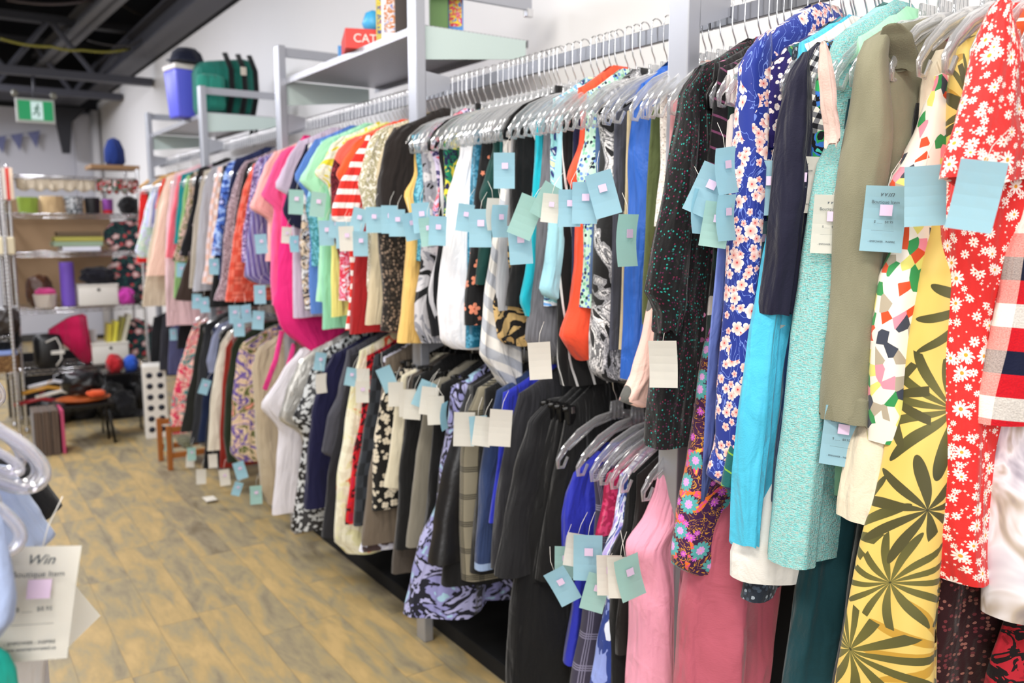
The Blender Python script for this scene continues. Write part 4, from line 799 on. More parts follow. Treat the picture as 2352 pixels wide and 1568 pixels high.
L_('trousers', 'trousers', 'blue jeans with pale turned up cuff', M('hemmed', '#2a3a60', '#8b9fc0', .515), [(1130,894),(1110,1000),(1094,1120),(1086,1304)], hang='clip', th=.034, tags=[B_(1100,988,-4,X=1.22,sz=1.0,sticker=False), B_(1108,990,8,X=1.21,col='w',sz=1.0,sticker=False)])
L_('top', 'top', 'cobalt blue narrow top between dark skirts', M('solid', '#2a34b4'), [(1152,900),(1140,1050),(1122,1200)], hang='clip', th=.014)
L_('trousers', 'trousers', 'dark charcoal wool trousers', M('solid', '#26262b'), [(1182,900),(1158,1000),(1136,1150),(1126,1302)], hang='clip', th=.034, tags=[B_(1149,982,4,X=1.21,col='w',sz=1.2,sticker=False)])
L_('skirt', 'skirt', 'black knee length A-line skirt', M('solid', '#17171a', .85, .05), [(1244,912),(1200,965),(1165,1080),(1142,1200),(1120,1312)], hang='clip', th=.045, wd=.15, rise=.0, flat=True, nv=40, amp=.012)
L_('trousers', 'trousers', 'long black wide trousers', M('solid', '#0c0c0e'), [(1262,925),(1230,1060),(1190,1250),(1165,1400),(1160,1600)], hang='clip', th=.04, wd=.15, nv=40)
for k, px in enumerate((1272, 1290)):
    L_('skirt', 'skirt', ('black pleated skirt', 'off-black satin skirt', 'black jersey skirt', 'black pencil skirt')[k] + ' beside the blue strappy dress', M('solid', '#0b0b0d'), [(px,935),(px-30,1100),(px-60,1330)], hang='clip', wd=.15, th=.03)
# the lower rail's near end: tank tops on clear hangers
cb = L_('strappy_dress', 'dress', 'cobalt blue strappy long dress', M('solid', '#2a32b0', .6, .15), [(1306,1082),(1288,1138),(1281,1180),(1282,1262),(1312,1290),(1306,1380),(1279,1512)], hang='clear', th=.03, nv=40, tags=[B_(1297,1290,0,X=1.24,col='g',sz=1.0), B_(1292,1345,-30,X=1.2,sz=1.1), B_(1322,1262,8,X=1.22,col='w')])
L_('dress', 'dress', 'charcoal zigzag knit long dress', M('glen', '#3a3648', '#7c7890'), [(1352,1080),(1362,1160),(1358,1260),(1334,1400),(1306,1600)], hang='clear', th=.03, tags=[B_(1350,1280,0,X=1.22,sz=1.35)])
L_('lace_top', 'top', 'dark magenta lace camisole', M('sequin', '#a01444', '#c83464', 120), [(1388,1084),(1384,1150),(1366,1230)], hang='clear', th=.02)
L_('dress', 'dress', 'blue purple and white brush print dress', M('paint', ('#5a64b4', '#b7a6e2', '#dfe4f2', '#2c3f86', '#8a9ad8'), 10, 2.5, 1.0, .5), [(1410,1085),(1398,1200),(1372,1280),(1386,1360),(1360,1480),(1345,1600)], hang='clear', th=.034, tags=[B_(1368,1360,14,X=1.21,col='g',sz=1.1)])
L_('tank_top', 'top', 'long black tank dress with green edge', M('solid', '#121213'), [(1432,1086),(1428,1200),(1392,1280),(1398,1400),(1388,1600)], hang='clear', th=.03, tags=[B_(1400,1320,-2,X=1.21,col='w',sz=1.15), B_(1426,1325,-3,X=1.2,col='w',sz=1.15)])
L_('tank_top', 'top', 'black top with orange edge behind the pink tank', M('solid', '#1b1716'), [(1456,1086),(1450,1200),(1420,1300),(1415,1500)], hang='clear', th=.02)
L_('tank_top', 'top', 'light pink tank top', M('solid', '#eda0b8', .8, .08), [(1500,1064),(1492,1120),(1474,1180),(1434,1250),(1446,1330),(1446,1450),(1440,1560)], hang='clear', th=.045, nv=40, tags=[B_(1446,1325,-14,X=1.2,col='g',sz=1.2,yaw=30)], R_=[(1560,1064),(1562,1180),(1566,1330),(1575,1450),(1580,1560)])

# hangers and clothes squeezed in between, where the rail shows hooks close together
PAL = [('black','#131315'),('slate grey','#4a4c58'),('ivory','#e2dccb'),('navy','#1c2244'),('dusty rose','#c98d92'),('teal','#1f6e70'),('sand','#bfae8a'),('plum','#4a2048'),('denim blue','#4b6690'),('white','#e8e6e4'),('wine red','#741c2a'),('moss green','#55603a')]
us = sorted([g for g in allg if g[0] == 'u'], key=lambda g: -g[1])
idx = 0
for a, b in zip(us, us[1:]):
    gap = a[1] - b[1]; n = int(gap / .043)
    if b[1] < 1.25: n = min(n, 1)
    for k in range(min(n, 4)):
        y = a[1] - gap * (k + 1) / (min(n, 4) + 1); nm, c = PAL[(idx * 5) % 12]; idx += 1
        zt = BZ - .215; wl = .13 if 1.4 < y < 2.75 else .165; zb = zt - R.uniform(.42, .58)
        short = '%s top behind the %s' % (nm, ' '.join(b[2].split()[:8]))
        SEED[0] += 1
        bm = clothmesh(y, [(zt, BAR - wl), (zb, BAR - wl - .01)], [(zt, BAR + wl), (zb, BAR + wl)], .012, .006, 3, .06, 24, 14, SEED[0])
        o = link('top', bm, M('solid', c)); tag(o, short, 'top', 'clothes on the upper rail')
        hanger('clear', BAR, y, BZ, short, math.radians(R.uniform(-3, 3)))
# ================= things on the rack's shelves =================
XS = 2.176
t = thing('cooler_bin', 'blue plastic cooler with white lid on the high shelf', 'cooler', (1.395, 5.72, XS), rz=math.radians(8))
bm = bmesh.new()
vs = bx(bm, (0, 0, .145), (.15, .20, .29), None, .014)
for v in vs: f = .78 + .22 * (v.co.z / .29); v.co.x *= f; v.co.y *= f
link('tub', bm, M('plain', '#5e62d8', .4), t); box('lid', M('plain', '#d9d2cc', .4), (0, 0, .305), (.158, .21, .035), t, bev=.01)
t = thing('backpack', 'green hiking backpack with black straps on the high shelf', 'backpack', (1.615, 5.56, XS))
GR = M('solid', '#1f7466'); BK = M('solid', '#101114')
bm = bmesh.new(); vs = bx(bm, (0, 0, .175), (.36, .22, .35), None, .07)
for v in vs: v.co.x *= 1 + .08 * math.sin(v.co.z * 9); v.co.z += .02 * math.sin(v.co.x * 9)
link('main_bag', bm, GR, t)
bm = bmesh.new(); bx(bm, (-.12, -.13, .13), (.17, .10, .22), None, .045); link('front_pocket', bm, M('solid', '#2c8a78'), t)
for x in (-.02, .06, .13):
    bm = bmesh.new(); tube(bm, [(x, -.10, .38), (x + .02, -.15, .28), (x + .02, -.16, .14), (x, -.13, .01)], .017, 8, .4); link('strap', bm, BK, t)
bm = bmesh.new(); tube(bm, [(.10, .02, .0), (.14, -.13, -.04), (.15, -.16, -.14), (.12, -.17, -.17), (.10, -.17, -.12), (.12, -.15, -.05)], .012, 8, .5); link('hanging_strap', bm, BK, t)
box('buckle', M('plain', '#c8beb0', .4), (.07, -.17, .27), (.035, .012, .05), t)
bm = bmesh.new(); lathe(bm, [(.02, .115), (.06, .11), (.09, .085), (.105, .045), (.11, 0), (.05, -.006)], (0, 0, 0), 22, 1, .85)
cp = thing('sun_cap', 'dark navy cap resting on top of the blue cooler', 'cap', (1.44, 5.74, XS + .323), rz=math.radians(20))
link('crown', bm, M('solid', '#10152a'), cp)
bm = bmesh.new(); bx(bm, (-.09, -.10, .012), (.16, .13, .01), None, .004); link('brim', bm, M('solid', '#141a34'), cp)
bm = bmesh.new(); lathe(bm, [(.004, 0), (.01, .004), (.003, .008)], (0, 0, .113), 8); link('button', bm, CHROME, cp)
# games and boxes
def book(name, c, s, loc, rz, label, cat, band=None, txt=None, group=None, extra=()):
    t = thing(name, label, cat, loc, group, math.radians(rz))
    box('carton', M('plain', c, .5), (0, 0, s[2] / 2), s, t, bev=.003)
    if band: box('printed_panel', band, (0, -s[1] / 2 - .001, s[2] / 2), (s[0] * .8, .002, s[2] * .8), t, bev=0)
    if txt:
        cu = bpy.data.curves.new('lettering', 'FONT'); cu.body = txt; cu.size = s[2] * .6; cu.align_x = 'CENTER'; cu.align_y = 'CENTER'; cu.extrude = .0005; cu.materials.append(M('plain', '#f0e8e8', .5))
        lo = asmesh(cu); lo.parent = t; lo.rotation_euler = (math.pi / 2, 0, 0); lo.location = (0, -s[1] / 2 - .002, s[2] / 2)
    return t
PR = lambda *c: M('paint', c, 40)
book('board_game_box', '#d8403c', (.17, .26, .075), tuple(P(838, 95, 0, 1.5).xy) + (XS,), -20, 'red board game box with white letters lying on the metal shelf', 'box', None, 'CATS', 'boxes on the metal shelf')
book('board_game_box', '#3c8ed0', (.15, .2, .06), tuple(P(818, 98, 0, 1.56).xy) + (XS,), -24, 'light blue flat box behind the red board game', 'box', group='boxes on the metal shelf')
bm = bmesh.new(); lathe(bm, [(.03, 0), (.045, .03), (.03, .07), (.01, .08)], (0, 0, 0), 14)
tag(link('toy_ball', bm, M('plain', '#48a8dc', .4), loc=(P(858, 75, 0, 1.5).x, P(858, 75, 0, 1.5).y, XS + .075)), 'light blue round toy sitting on the red board game box', 'toy')
book('puzzle_box', '#e6e4ea', (.085, .12, .27), tuple(P(903, 60, 0, 1.49).xy) + (XS,), -26, 'white tall puzzle box with small coloured pictures', 'box', PR('#e6e4ea', '#c87a3c', '#e6e4ea', '#6a6ab8'), None, 'boxes on the metal shelf')
book('puzzle_box', '#b9a84c', (.05, .12, .27), tuple(P(880, 70, 0, 1.47).xy) + (XS,), -26, 'yellow and brown picture box beside the white puzzle box', 'box', PR('#8a7a3c', '#d4c04c', '#3a5a8a', '#c8603c'), None, 'boxes on the metal shelf')
book('puzzle_box', '#2a1c18', (.06, .12, .26), tuple(P(926, 60, 0, 1.5).xy) + (XS,), -26, 'dark brown book upright next to the white puzzle box', 'book', None, None, 'boxes on the metal shelf')
book('puzzle_box', '#55783c', (.06, .1, .26), (1.53, 2.69, XS), -26, 'green book beside the metal post', 'book', None, None, 'boxes on the metal shelf')
book('card_game_box', '#4a8ad0', (.055, .09, .155), (1.60, 2.70, XS), -26, 'small blue and yellow picture box at the shelf end', 'box', PR('#d0d8ec', '#d8485c', '#e8d04c', '#5c7ac8'), None, 'boxes on the metal shelf')

# ================= chrome wire shelving at the end of the aisle =================
def wire_shelf(x0, x1, y0, y1, zs, H, label):
    t = thing('wire_shelving', label, 'shelf unit', ((x0 + x1) / 2, (y0 + y1) / 2, 0))
    cx, cy = (x0 + x1) / 2, (y0 + y1) / 2
    for x in (x0, x1):
        for y in (y0, y1):
            bm = bmesh.new(); prof = [(.004, 0), (.018, .004), (.018, .02), (.0125, .024)]
            z = .04
            while z < H: prof += [(.0125, z), (.0112, z + .004), (.0125, z + .008)]; z += .028
            prof += [(.0125, H), (.004, H + .004)]; lathe(bm, prof, (x - cx, y - cy, 0), 10); link('post', bm, CHROME, t)
    for z in zs:
        bm = bmesh.new()
        for (a, b) in (((x0, y0), (x1, y0)), ((x0, y1), (x1, y1)), ((x0, y0), (x0, y1)), ((x1, y0), (x1, y1))):
            A = Vector((a[0] - cx, a[1] - cy, 0)); D = Vector((b[0] - a[0], b[1] - a[1], 0))
            for dz in (-.004, -.034): tube(bm, [A + Vector((0, 0, z + dz)), A + D + Vector((0, 0, z + dz))], .0035, 6)
            n = max(3, int(D.length / .045)) ; pts = []
            for k in range(n * 2 + 1): pts.append(A + D * (k / (2 * n)) + Vector((0, 0, z + (-.006 if k % 2 else -.032))))
            tube(bm, pts, .003, 5)
        k = x0 + .03
        while k < x1: tube(bm, [(k - cx, y0 - cy, z - .002), (k - cx, y1 - cy, z - .002)], .002, 4); k += .028
        link('wire_deck', bm, CHROME, t)
    return t
SY = 7.05; ZZ = [.455, .905, 1.315, 1.597, 1.865]
wire_shelf(.50, 1.36, SY, SY + .45, ZZ, 1.93, 'chrome wire shelving unit full of bags and bins at the aisle end')
LZs = [P(15, p, 1, 6.85).z for p in (858, 772, 585, 458)]
wire_shelf(-.45, .44, 6.85, 7.3, LZs, 1.94, 'chrome wire shelving unit cut off by the picture edge')
tag(box('cork_panel', M('plain', '#94795c', .8), (.86, SY + .49, 1.28), (.74, .02, .86), bev=0), 'brown board standing behind the wire shelves', 'board')
tag(box('flat_board', M('plain', '#8a6a48', .6), (1.22, SY + .2, 1.947), (.34, .3, .03), bev=.002), 'brown wooden board lying on top of the wire shelving', 'board')
bm = bmesh.new(); lathe(bm, [(.06, 0), (.085, .03), (.08, .12), (.05, .19), (.015, .21)], (0, 0, 0), 14, .9, .7)
tag(link('blue_pouch', bm, M('solid', '#142c6c'), loc=(1.235, SY + .16, 1.962)), 'dark blue pouch standing on the top board', 'pouch')
def at(px, z, dy=.12): q = P(px, 500, 1, SY + dy); return q.x, SY + dy, z
def rnd(name, px0, px1, h, z, mat, label, cat, group=None, taper=.9, dy=.13, lid=None):
    a, b = at(px0, z, dy)[0], at(px1, z, dy)[0]; r = (b - a) / 2
    bm = bmesh.new(); lathe(bm, [(r * taper * .96, 0), (r * taper, .008), (r, h * .96), (r, h), (r * .94, h), (r * .9, h * .9)], (0, 0, 0), 20, 1, .9)
    o = link(name, bm, mat, loc=((a + b) / 2, SY + dy, z)); return tag(o, label, cat, group)
def bin_(px0, px1, h, z, label, dy=.13, cont=None):
    a, b = at(px0, z, dy)[0], at(px1, z, dy)[0]; t = thing('storage_bin', label, 'bin', ((a + b) / 2, SY + dy, z), 'white lidded bins on the wire shelves')
    bm = bmesh.new(); vs = bx(bm, (0, 0, h / 2), (b - a, .22, h), None, .012); link('body', bm, WHITEP, t); box('rim', WHITEP, (0, 0, h), (b - a + .008, .228, .012), t, bev=.003)
    bm = bmesh.new(); lathe(bm, [(.003, -.003), (.012, 0), (.003, .003)], (0, 0, 0), 12)
    for v in bm.verts: v.co = Vector((v.co.x, v.co.z - .1125, v.co.y + h * .78))
    link('handle_hole', bm, BLACKP, t); return t
rnd('tub', 41, 91, .115, ZZ[3], M('solid', '#9ab74c'), 'lime green fabric tub on the top wire shelf', 'tub', 'baskets on the top wire shelf')
rnd('basket', 93, 149, .125, ZZ[3], M('solid', '#d2b58a'), 'tan round basket beside the lime green tub', 'basket', 'baskets on the top wire shelf')
rnd('basket', 150, 194, .125, ZZ[3], M('speck', '#8f9498', ('#3c4046', '#cdd0d4'), 60, .8, .45), 'grey patterned basket beside the tan one', 'basket', 'baskets on the top wire shelf')
rnd('basket', 196, 232, .12, ZZ[3], M('plain', '#17171a'), 'black round box beside the grey basket', 'box', 'baskets on the top wire shelf')
rnd('jar', 236, 262, .11, ZZ[3], M('hemmed', '#8a4a9c', '#c8303c', .02), 'purple and red jar on the top wire shelf', 'jar')
def lump(name, c, s, mat, label, cat, seed=0, group=None, parent=None, rough=.18):
    bm = bmesh.new(); bmesh.ops.create_icosphere(bm, subdivisions=4, radius=1)
    for v in bm.verts:
        d = v.co.normalized(); k = 1 + rough * (noise.noise(d * 2.2 + Vector((seed * 5, 0, 0))) + .5 * noise.noise(d * 5 + Vector((seed, 9, 0))))
        z = d.z * s[2] * k; v.co = Vector((math.copysign(abs(d.x) ** .8, d.x) * s[0] * k, math.copysign(abs(d.y) ** .8, d.y) * s[1] * k, max(z, -s[2] * .8) + s[2] * .8))
    o = link(name, bm, mat, parent, loc=c)
    return o if parent else tag(o, label, cat, group)
x, y, z = at(298, ZZ[3]); lump('handbag', (x, y, z), (.075, .1, .075), BK, 'black handbag at the end of the top wire shelf', 'bag', 3)
def drape(px0, px1, z0, hh, mat, label, cat):
    a, b = at(px0, 0, -.01)[0], at(px1, 0, -.01)[0]; bm = bmesh.new(); n = 40; rows = []
    for j in range(7):
        rows.append([bm.verts.new((a + (b - a) * i / n, SY - .016 + .012 * math.sin(i * 1.3) * (j / 6), z0 - j / 6 * hh * (.75 + .25 * abs(math.sin(i * .42))))) for i in range(n + 1)])
    for r0, r1 in zip(rows, rows[1:]):
        for i in range(n): bm.faces.new((r0[i], r1[i], r1[i + 1], r0[i + 1]))
    bmesh.ops.solidify(bm, geom=bm.faces[:], thickness=.004); return tag(link('cloth_drape', bm, mat), label, cat)
drape(42, 224, 1.84, .09, M('solid', '#dcd0bc'), 'cream ruffled cloth draped along the top of the wire shelving', 'cloth')
drape(226, 322, 1.85, .11, M('paint', ('#d8322c', '#e8e4e0', '#1f6a50', '#c8404c', '#e0dcd8'), 20), 'red white and green scarf draped over the wire shelving', 'scarf')
for k, (a, b, c, lab) in enumerate(((120, 230, '#a5a04c', 'yellow-green'), (116, 228, '#8fa48c', 'sage green'), (135, 222, '#d8dae6', 'white'), (128, 226, '#5a4a34', 'brown'))):
    order = (2, 1, 0, 3)[k]; xa, xb = at(a, 0)[0], at(b, 0)[0]
    tag(box('board_game', M('plain', c, .5), ((xa + xb) / 2, SY + .14, ZZ[2] + .02 + .036 * order), (xb - xa, .24, .034)), lab + ' flat box in the stack on the second wire shelf', 'box', 'stack of flat boxes')
FLR = M('floral', '#1d2a34', '#c83a44', '#e8e4e0', 12, 5, .42, .85, .5, '#2a5c54', '#e8e0dc')
for k, (zz, hh, nm) in enumerate(((ZZ[2], .13, 'second'), (ZZ[1], .2, 'third'), (ZZ[0], .17, 'bottom'))):
    x, y, z = at(290, zz, .24); lump('floral_bag', (x, y, z), (.17, .08, hh), FLR, 'dark floral fabric bag with red and white flowers on the %s wire shelf' % nm, 'bag', 11 + k)
# third shelf
x, y, z = at(78, ZZ[1], .2); lump('handbag', (x, y, z), (.09, .1, .13), M('leather', '#4a2c1c'), 'brown leather bag leaning at the shelf post', 'bag', 5)
rnd('basket', 62, 118, .10, ZZ[1], M('solid', '#d8ccc0'), 'off-white small basket with pink things in it', 'basket', None, .85, .08)
x, y, z = at(92, ZZ[1] + .09, .08); lump('scarf_bundle', (x, y, z), (.07, .05, .03), M('solid', '#d84a8a'), 'bright pink cloth heaped in the small basket', 'cloth', 8)
a, b = at(127, 0, .1)[0], at(162, 0, .1)[0]; r = (b - a) / 2; bm = bmesh.new(); prof = [(r * .3, 0)]
for k in range(14): prof += [(r, .002 + k * .0235), (r * .93, .012 + k * .0235)]
prof += [(r, .33), (r * .3, .331)]; lathe(bm, prof, (0, 0, 0), 20); tag(link('foam_roller', bm, M('plain', '#6c4cb0', .6), loc=((a + b) / 2, SY + .1, ZZ[1])), 'purple ribbed foam roller standing on the wire shelf', 'roller')
bin_(164, 256, .155, ZZ[1], 'white storage bin next to the purple roller')
x, y, z = at(215, ZZ[1] + .165); lump('hat', (x, y, z), (.12, .1, .07), M('solid', '#15151f'), 'dark hat heaped on the white bin', 'hat', 9)
x, y, z = at(278, ZZ[1], .06); lump('handbag', (x, y, z), (.065, .06, .07), M('solid', '#c03aa0'), 'magenta purse beside the white bin', 'bag', 15)
x, y, z = at(303, ZZ[1], .0); lump('handbag', (x, y + .06, z), (.04, .05, .05), M('leather', '#121214'), 'small black purse at the end of the third wire shelf', 'bag', 16)
# fourth shelf
t = thing('shoulder_bag', 'black shoulder bag with cream piping on the lower wire shelf', 'bag', at(88, ZZ[0], .08))
bm = bmesh.new(); bx(bm, (0, 0, .13), (.19, .16, .25), None, .05); link('body', bm, M('leather', '#121214'), t)
bm = bmesh.new(); tube(bm, [(-.02, -.083, .2), (.05, -.083, .23), (.075, -.083, .17), (.075, -.083, .07), (.04, -.083, .02)], .006, 6); link('piping', bm, WHITEP, t)
box('flap_trim', WHITEP, (.055, -.085, .12), (.09, .008, .028), t)
bm = bmesh.new(); a = at(150, 0, .1)
prism(bm, [(-.18, .27), (-.02, .37), (.09, .39), (.12, .03), (.06, .0), (-.03, .12)], -.05, .05); bmesh.ops.bevel(bm, geom=bm.edges[:], offset=.015, segments=2, affect='EDGES')
tag(link('lamp_shade', bm, M('solid', '#c4124e'), loc=(a[0], a[1], ZZ[0])), 'crimson pink folded cone shade on the lower wire shelf', 'lampshade')
bin_(187, 272, .155, ZZ[0], 'white storage bin holding yellow papers')
for k, (px, c, hh, ti) in enumerate(((230, '#c8b93c', .22, 6), (243, '#d9cf4a', .24, 10), (256, '#8a8440', .27, 14), (268, '#c9c4b0', .29, 16))):
    x, y, z = at(px, ZZ[0] + .10, .13); bm = bmesh.new(); bx(bm, (0, 0, hh / 2 - .02), (.03, .14, hh), __import__('mathutils').Matrix.Rotation(math.radians(ti), 3, 'Y'))
    tag(link('magazine', bm, M('plain', c, .5), None, False, (x, y, z)), ('olive yellow', 'bright yellow', 'mossy', 'cream')[k] + ' magazine standing in the white storage bin', 'magazine', 'magazines in the bin')
tag(box('picture_card', M('plain', '#c8c8d0', .5), (at(190, 0, .2)[0], SY + .22, ZZ[0] + .15), (.09, .02, .2)), 'white card behind the crimson cone', 'card')
# things on and near the floor below
def fl(px, py): q = P(px, py, 2, 0); return q
q = fl(112, 1046); t = thing('folded_screen', 'brown striped folding case with a pink edge on the floor', 'case', (q.x, q.y, 0))
for k in range(3): box('panel', M('stripe', '#4a3c34', '#6a5a4e', .02, 1.57), (-.05 + k * .05, .1, .15), (.046, .22, .30), t)
box('edge_panel', M('plain', '#b8466a', .6), (.095, .1, .148), (.02, .22, .296), t)
q = fl(205, 1026); t = thing('step_stool', 'black metal stool under the wire shelving', 'stool', (q.x, q.y + .15, 0))
for sx in (-1, 1):
    for sy in (-1, 1): bm = bmesh.new(); tube(bm, [(sx * .17, sy * .13, 0), (sx * .14, sy * .11, .27)], .01, 6); link('leg', bm, BLACKP, t)
box('seat', BLACKP, (0, 0, .28), (.36, .28, .03), t, bev=.008)
t2 = thing('serving_tray', 'orange-brown wooden tray on the black stool', 'tray', (q.x, q.y + .12, .295)); bm = bmesh.new(); lathe(bm, [(.1, 0), (.17, .025), (.175, .032), (.165, .03), (.1, .008)], (0, 0, 0), 24, 1, .7); link('dish', bm, M('plain', '#a8552c', .35), t2)
lump('black_bag', (q.x + .02, q.y + .3, .33), (.13, .12, .09), M('leather', '#0f0f11'), 'black crumpled bag heaped behind the wooden tray', 'bag', 21)
lump('orange_pouch', (q.x + .08, q.y + .12, .33), (.06, .04, .022), M('solid', '#d8582c'), 'small orange pouch lying on the wooden tray', 'pouch', 22)
for k, (px, zz, c, nm) in enumerate(((80, .30, '#c8923c', 'tan'), (95, .34, '#d8d8e0', 'silver'), (60, .22, '#a0202c', 'red'), (110, .26, '#d8d4cc', 'white'))):
    x, y, _ = at(px, 0, .0); bm = bmesh.new(); tube(bm, [(-.17, 0, .0), (0, 0, .03), (.17, .02, -.02)], .014, 8, .6)
    tube(bm, [(0, 0, .03), (0, -.01, .07), (.03, -.01, .08)], .003, 5)
    tag(link('spare_hanger', bm, M('plain', c, .35), loc=(x, y - .05, zz)), nm + ' spare hanger in the heap below the wire shelves', 'hanger', 'spare hangers heaped low')
q = fl(372, 1008); t = thing('shoe_organizer', 'white upright organizer with rows of round holes on the floor', 'organizer', (q.x - .01, q.y + .1, 0), rz=math.radians(-8))
box('casing', WHITEP, (0, 0, .265), (.155, .16, .53), t, bev=.012)
for i in range(2):
    for j in range(6):
        bm = bmesh.new(); lathe(bm, [(.003, -.002), (.022, 0), (.003, .002)], (0, 0, 0), 14)
        for v in bm.verts: v.co = Vector((v.co.x + (-.035 if i == 0 else .035), v.co.z - .0805, v.co.y + .07 + j * .078))
        link('hole', bm, M('plain', '#1c2030', .5), t)
q = fl(296, 1002); t = thing('wire_stand', 'black metal frame stand beside the wire shelving', 'stand', (q.x, q.y + .12, 0))
for sx in (-1, 1):
    for sy in (-1, 1): bm = bmesh.new(); tube(bm, [(sx * .13, sy * .12, 0), (sx * .13, sy * .12, .48)], .008, 6); link('leg', bm, BLACKP, t)
for zz in (.14, .46): box('tier', BLACKP, (0, 0, zz), (.28, .26, .012), t)
for k, (dx, c, nm, zz, s) in enumerate(((-.05, '#a81c24', 'red', .466, .07), (.06, '#2450b4', 'blue', .466, .06), (0, '#121216', 'black', .146, .10))):
    lump('pouch', (q.x + dx, q.y + .1, zz), (s * .8, s, s), M('solid', c), nm + ' soft pouch on the black metal stand', 'pouch', 30 + k)
q = fl(388, 1082); t = thing('shoe_rack', 'small orange-brown wooden rack on the floor under the pink flowered dress', 'shoe rack', (q.x, q.y, 0)); WD = M('plain', '#9a5a24', .5)
for dx in (.015, .46):
    for dy in (.02, .28): box('leg', WD, (dx, dy, .14), (.03, .03, .28), t)
for dy in (.02, .28): box('rail', WD, (.24, dy, .09), (.44, .02, .035), t); box('rail', WD, (.24, dy, .255), (.44, .02, .035), t)
for k, dx in enumerate((.14, .25)):
    o = lump('shoe', (q.x + dx, q.y + .15, .105), (.04, .12, .035), M('solid', ('#6a6a50', '#8a8478')[k]), ('olive', 'grey')[k] + ' shoe on the small wooden rack', 'shoe', 40 + k, 'shoes on the wooden rack')
q = fl(482, 1150); bm = bmesh.new(); vs = bx(bm, (0, 0, .006), (.06, .09, .0008)); 
for v in vs: v.co.z += abs(v.co.y) * .12
tag(link('fallen_tag', bm, M('plain', '#e6dfd0', .5), None, False, (q.x, q.y, .002)), 'cream price tag lying on the wood floor', 'tag')
tag(box('flat_board', M('plain', '#1c1b20', .8), (.9, SY + .52, .27), (.95, .02, .5), bev=.002), 'dark backdrop board added for the darkness behind the lowest wire shelf', 'board')  # dark sheet added so the gap under the low shelves looks blackish
for k, (px, dy, s_, nm) in enumerate(((95, .25, (.13, .12, .12), 'black duffel bag under the wire shelves by the post'), (160, .3, (.12, .12, .15), 'charcoal rucksack under the middle of the wire shelves'), (225, .2, (.12, .12, .16), 'black leather satchel under the wire shelves'), (300, .3, (.11, .12, .18), 'black holdall under the end of the wire shelves'))):
    x, y, _ = at(px, 0, dy); lump('floor_bag', (x, y, 0), s_, M('leather', ('#101013', '#232328', '#0e0e10', '#141418')[k]), nm, 'bag', 60 + k)
# left shelving contents
def lat(px, py): q = P(px, py, 1, 6.95); return q
for k, (px, c, nm) in enumerate(((2, '#d85c2c', 'orange'), (11, '#e2d8cc', 'cream'), (20, '#c8382c', 'red'), (28, '#e0c8b0', 'peach'))):
    q = lat(px, 455); tag(box('book', M('plain', c, .5), (q.x, 7.0, LZs[3] + .11), (.026, .16, .22)), nm + ' book upright on the top of the shelving at the picture edge', 'book', 'books on the top shelf at the edge')
q = lat(10, 580); tag(box('cream_box', M('plain', '#ddd0b0', .5), (q.x, 7.0, LZs[2] + .06), (.13, .2, .12), bev=.01), 'cream box on the shelf at the picture edge', 'box')
q = lat(12, 715); lump('handbag', (q.x, 7.0, LZs[1]), (.09, .1, .11), M('leather', '#2c2420'), 'dark brown handbag on the shelf at the picture edge', 'bag', 50)
q = lat(14, 850); tag(box('wicker_box', M('speck', '#7a5a38', ('#5a3c20', '#a07c50'), 90, .8, .45), (q.x, 7.0, LZs[0] + .06), (.16, .2, .12), bev=.01), 'brown wicker box on the lower shelf at the picture edge', 'box')
tag(box('blue_binder', M('plain', '#8a9fd8', .5), (q.x, 7.0, LZs[0] + .138), (.15, .2, .03)), 'pale blue flat folder on the wicker box', 'folder')
q = lat(14, 800); lump('black_bag', (q.x, 7.02, LZs[0] + .155), (.1, .1, .09), BK, 'black soft bag above the pale blue folder', 'bag', 52)

# ================= near rack at the edge of the aisle =================
NX = -.17; NZ = 1.47
t = thing('floor_rack', 'grey metal garment rack close by at the picture corner', 'clothes rack', (-.1, 1.2, 0))
PW = M('plain', '#c9c6cc', .45)
def loc(px, py, y=1.2): q = P(px, py, 1, y); return q
p0 = loc(62, 1500, 1.26)
box('post', PW, (p0.x + .1, .06, .50), (.046, .03, 1.0), t, bev=.003)
box('base', PW, (.1, .0, .02), (.5, .4, .03), t); box('rail', CHROME, (NX + .1, .1, NZ - .02), (.02, 1.2, .03), t)
box('post', PW, (NX + .1, .62, .735), (.03, .03, 1.47), t, bev=.003)
box('base', PW, (NX + .2, .62, .02), (.5, .05, .03), t)
NCL = M('clear', '#f2f0fa', .45)
def bighanger(y, W, drop, short):
    # broad clear hanger seen from its rounded end
    e = thing('clothes_hanger', 'thick clear plastic hanger on the near rack holding the ' + short, 'hanger', (NX, y, NZ), 'hangers on the near rack')
    bm = bmesh.new()
    pth = [(-.23, -.105), (-.16, -.115), (-.105, -.135), (-.06, -.162), (-.025, -.188), (-.006, -.212), (0, -.228), (-.006, -.241), (-.022, -.244), (-.042, -.234), (-.075, -.208), (-.12, -.178), (-.17, -.158), (-.23, -.150)]
    for s in (-1, 1): tube(bm, chaikin([(s * (W + a), 0, c + drop) for a, c in pth]), .0062, 8, 1.0)
    pth2 = [(-.2, -.13), (-.12, -.15), (-.07, -.178), (-.035, -.205), (-.02, -.222), (-.03, -.228), (-.05, -.215)]
    for s in (-1, 1): tube(bm, chaikin([(s * (W + a), .002, c + drop) for a, c in pth2]), .004, 8, 1.0)
    bx(bm, (0, 0, -.115 + drop), (.05, .01, .06), None, .004)
    link('frame', bm, NCL, e); link('hook', hook_bm(-.09 + drop), CHROME, e)
bighanger(1.00, .256, 0.0, 'light blue polo shirt')
bighanger(1.035, .252, -.004, 'white shirt')
bighanger(1.07, .240, .004, 'black tee')
bighanger(1.45, .245, .01, 'white work shirt')
bighanger(.95, .226, -.048, 'teal tee')
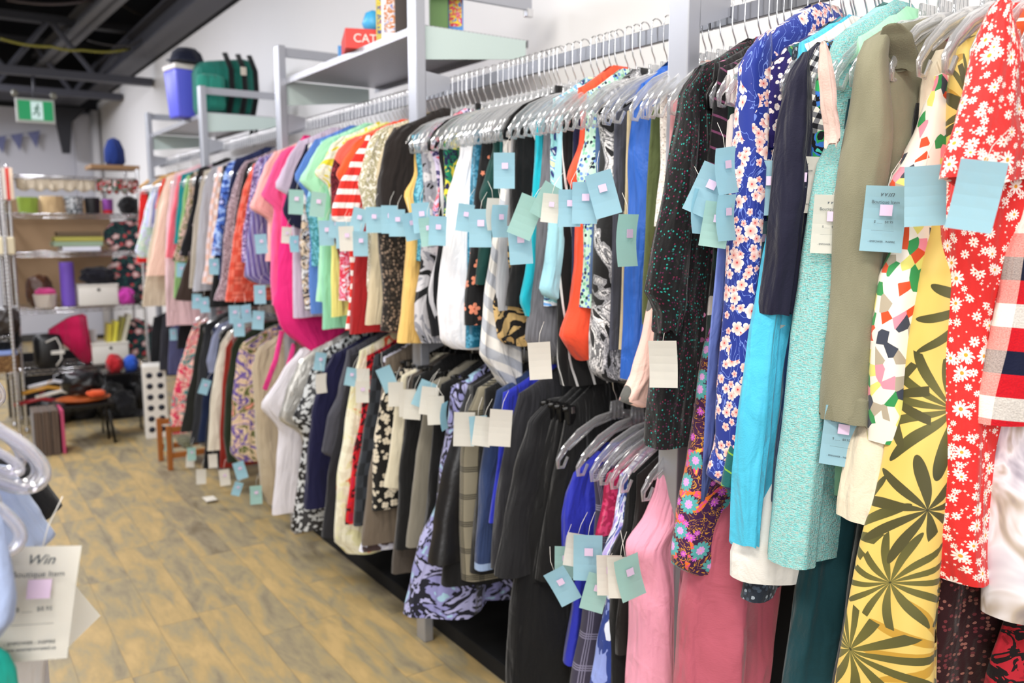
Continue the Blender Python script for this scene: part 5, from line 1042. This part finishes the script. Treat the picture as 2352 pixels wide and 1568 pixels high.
bighanger(.975, .208, -.02, 'navy jeans')
def near(name, cat, label, mat, pts, Rp, y, th=.02, nv=24, tags=(), flat=True, amp=.006):
    SEED[0] += 1; Rr = mono(tab_from_px(Rp, y)); L = [(z, 2 * NX - x) for z, x in Rr]
    o = link(name, clothmesh(y, L, Rr, th, amp, 3, .085, 40, nv, SEED[0], False, .006, .2, 1.1), mat); tag(o, label, cat, 'clothes on the near rack')
    for g in tags: price_card(o, *g[:2], **g[2])
    return o
near('tee_shirt', 'shirt', 'black tee with angular sleeve hanging behind the light blue polo', M('solid', '#17171a'), [(-330,1040),(-330,1195)], [(68,1052),(105,1100),(141,1160),(112,1188),(104,1192)], 1.16, .026)
near('work_shirt', 'shirt', 'off-white shirt hanging between the black tee and the light blue polo', M('solid', '#ddd8d6'), [(-330,1100),(-330,1560)], [(40,1120),(60,1240),(100,1270),(112,1330),(108,1430),(98,1600)], 1.19, .02)
near('jeans', 'trousers', 'dark navy jeans hanging low at the picture corner', M('denim', '#1a2140', '#12183a'), [(-200,1380),(-200,1640)], [(60,1380),(86,1460),(104,1540),(112,1640)], 1.27, .02)
near('polo_shirt', 'shirt', 'light blue polo shirt sleeve on the near rack', M('solid', '#bccdf0', .7, .06), [(-420,1080),(-420,1330)], [(20,1070),(34,1086),(62,1130),(96,1185),(129,1236),(80,1270),(20,1300),(10,1330)], 1.085, .034)
near('polo_shirt', 'shirt', 'second pale blue shirt with hanging cuff in front of the polo', M('solid', '#aebfe6', .7, .06), [(-420,1100),(-420,1440)], [(0,1120),(14,1220),(30,1290),(40,1360),(36,1410),(5,1450)], .955, .022,
     tags=[(80, 1384, dict(x0=1.0, rot=10, col='w', sz=1.52, text=True, yaw=0)), (122, 1392, dict(x0=1.10, rot=-28, col='w', sz=1.35, sticker=False, yaw=28))])
near('tee_shirt', 'shirt', 'bright teal garment low at the picture corner', M('solid', '#14a896', .7, .1), [(-420,1470),(-420,1640)], [(0,1488),(22,1506),(38,1540),(46,1600),(44,1640)], .98, .03)
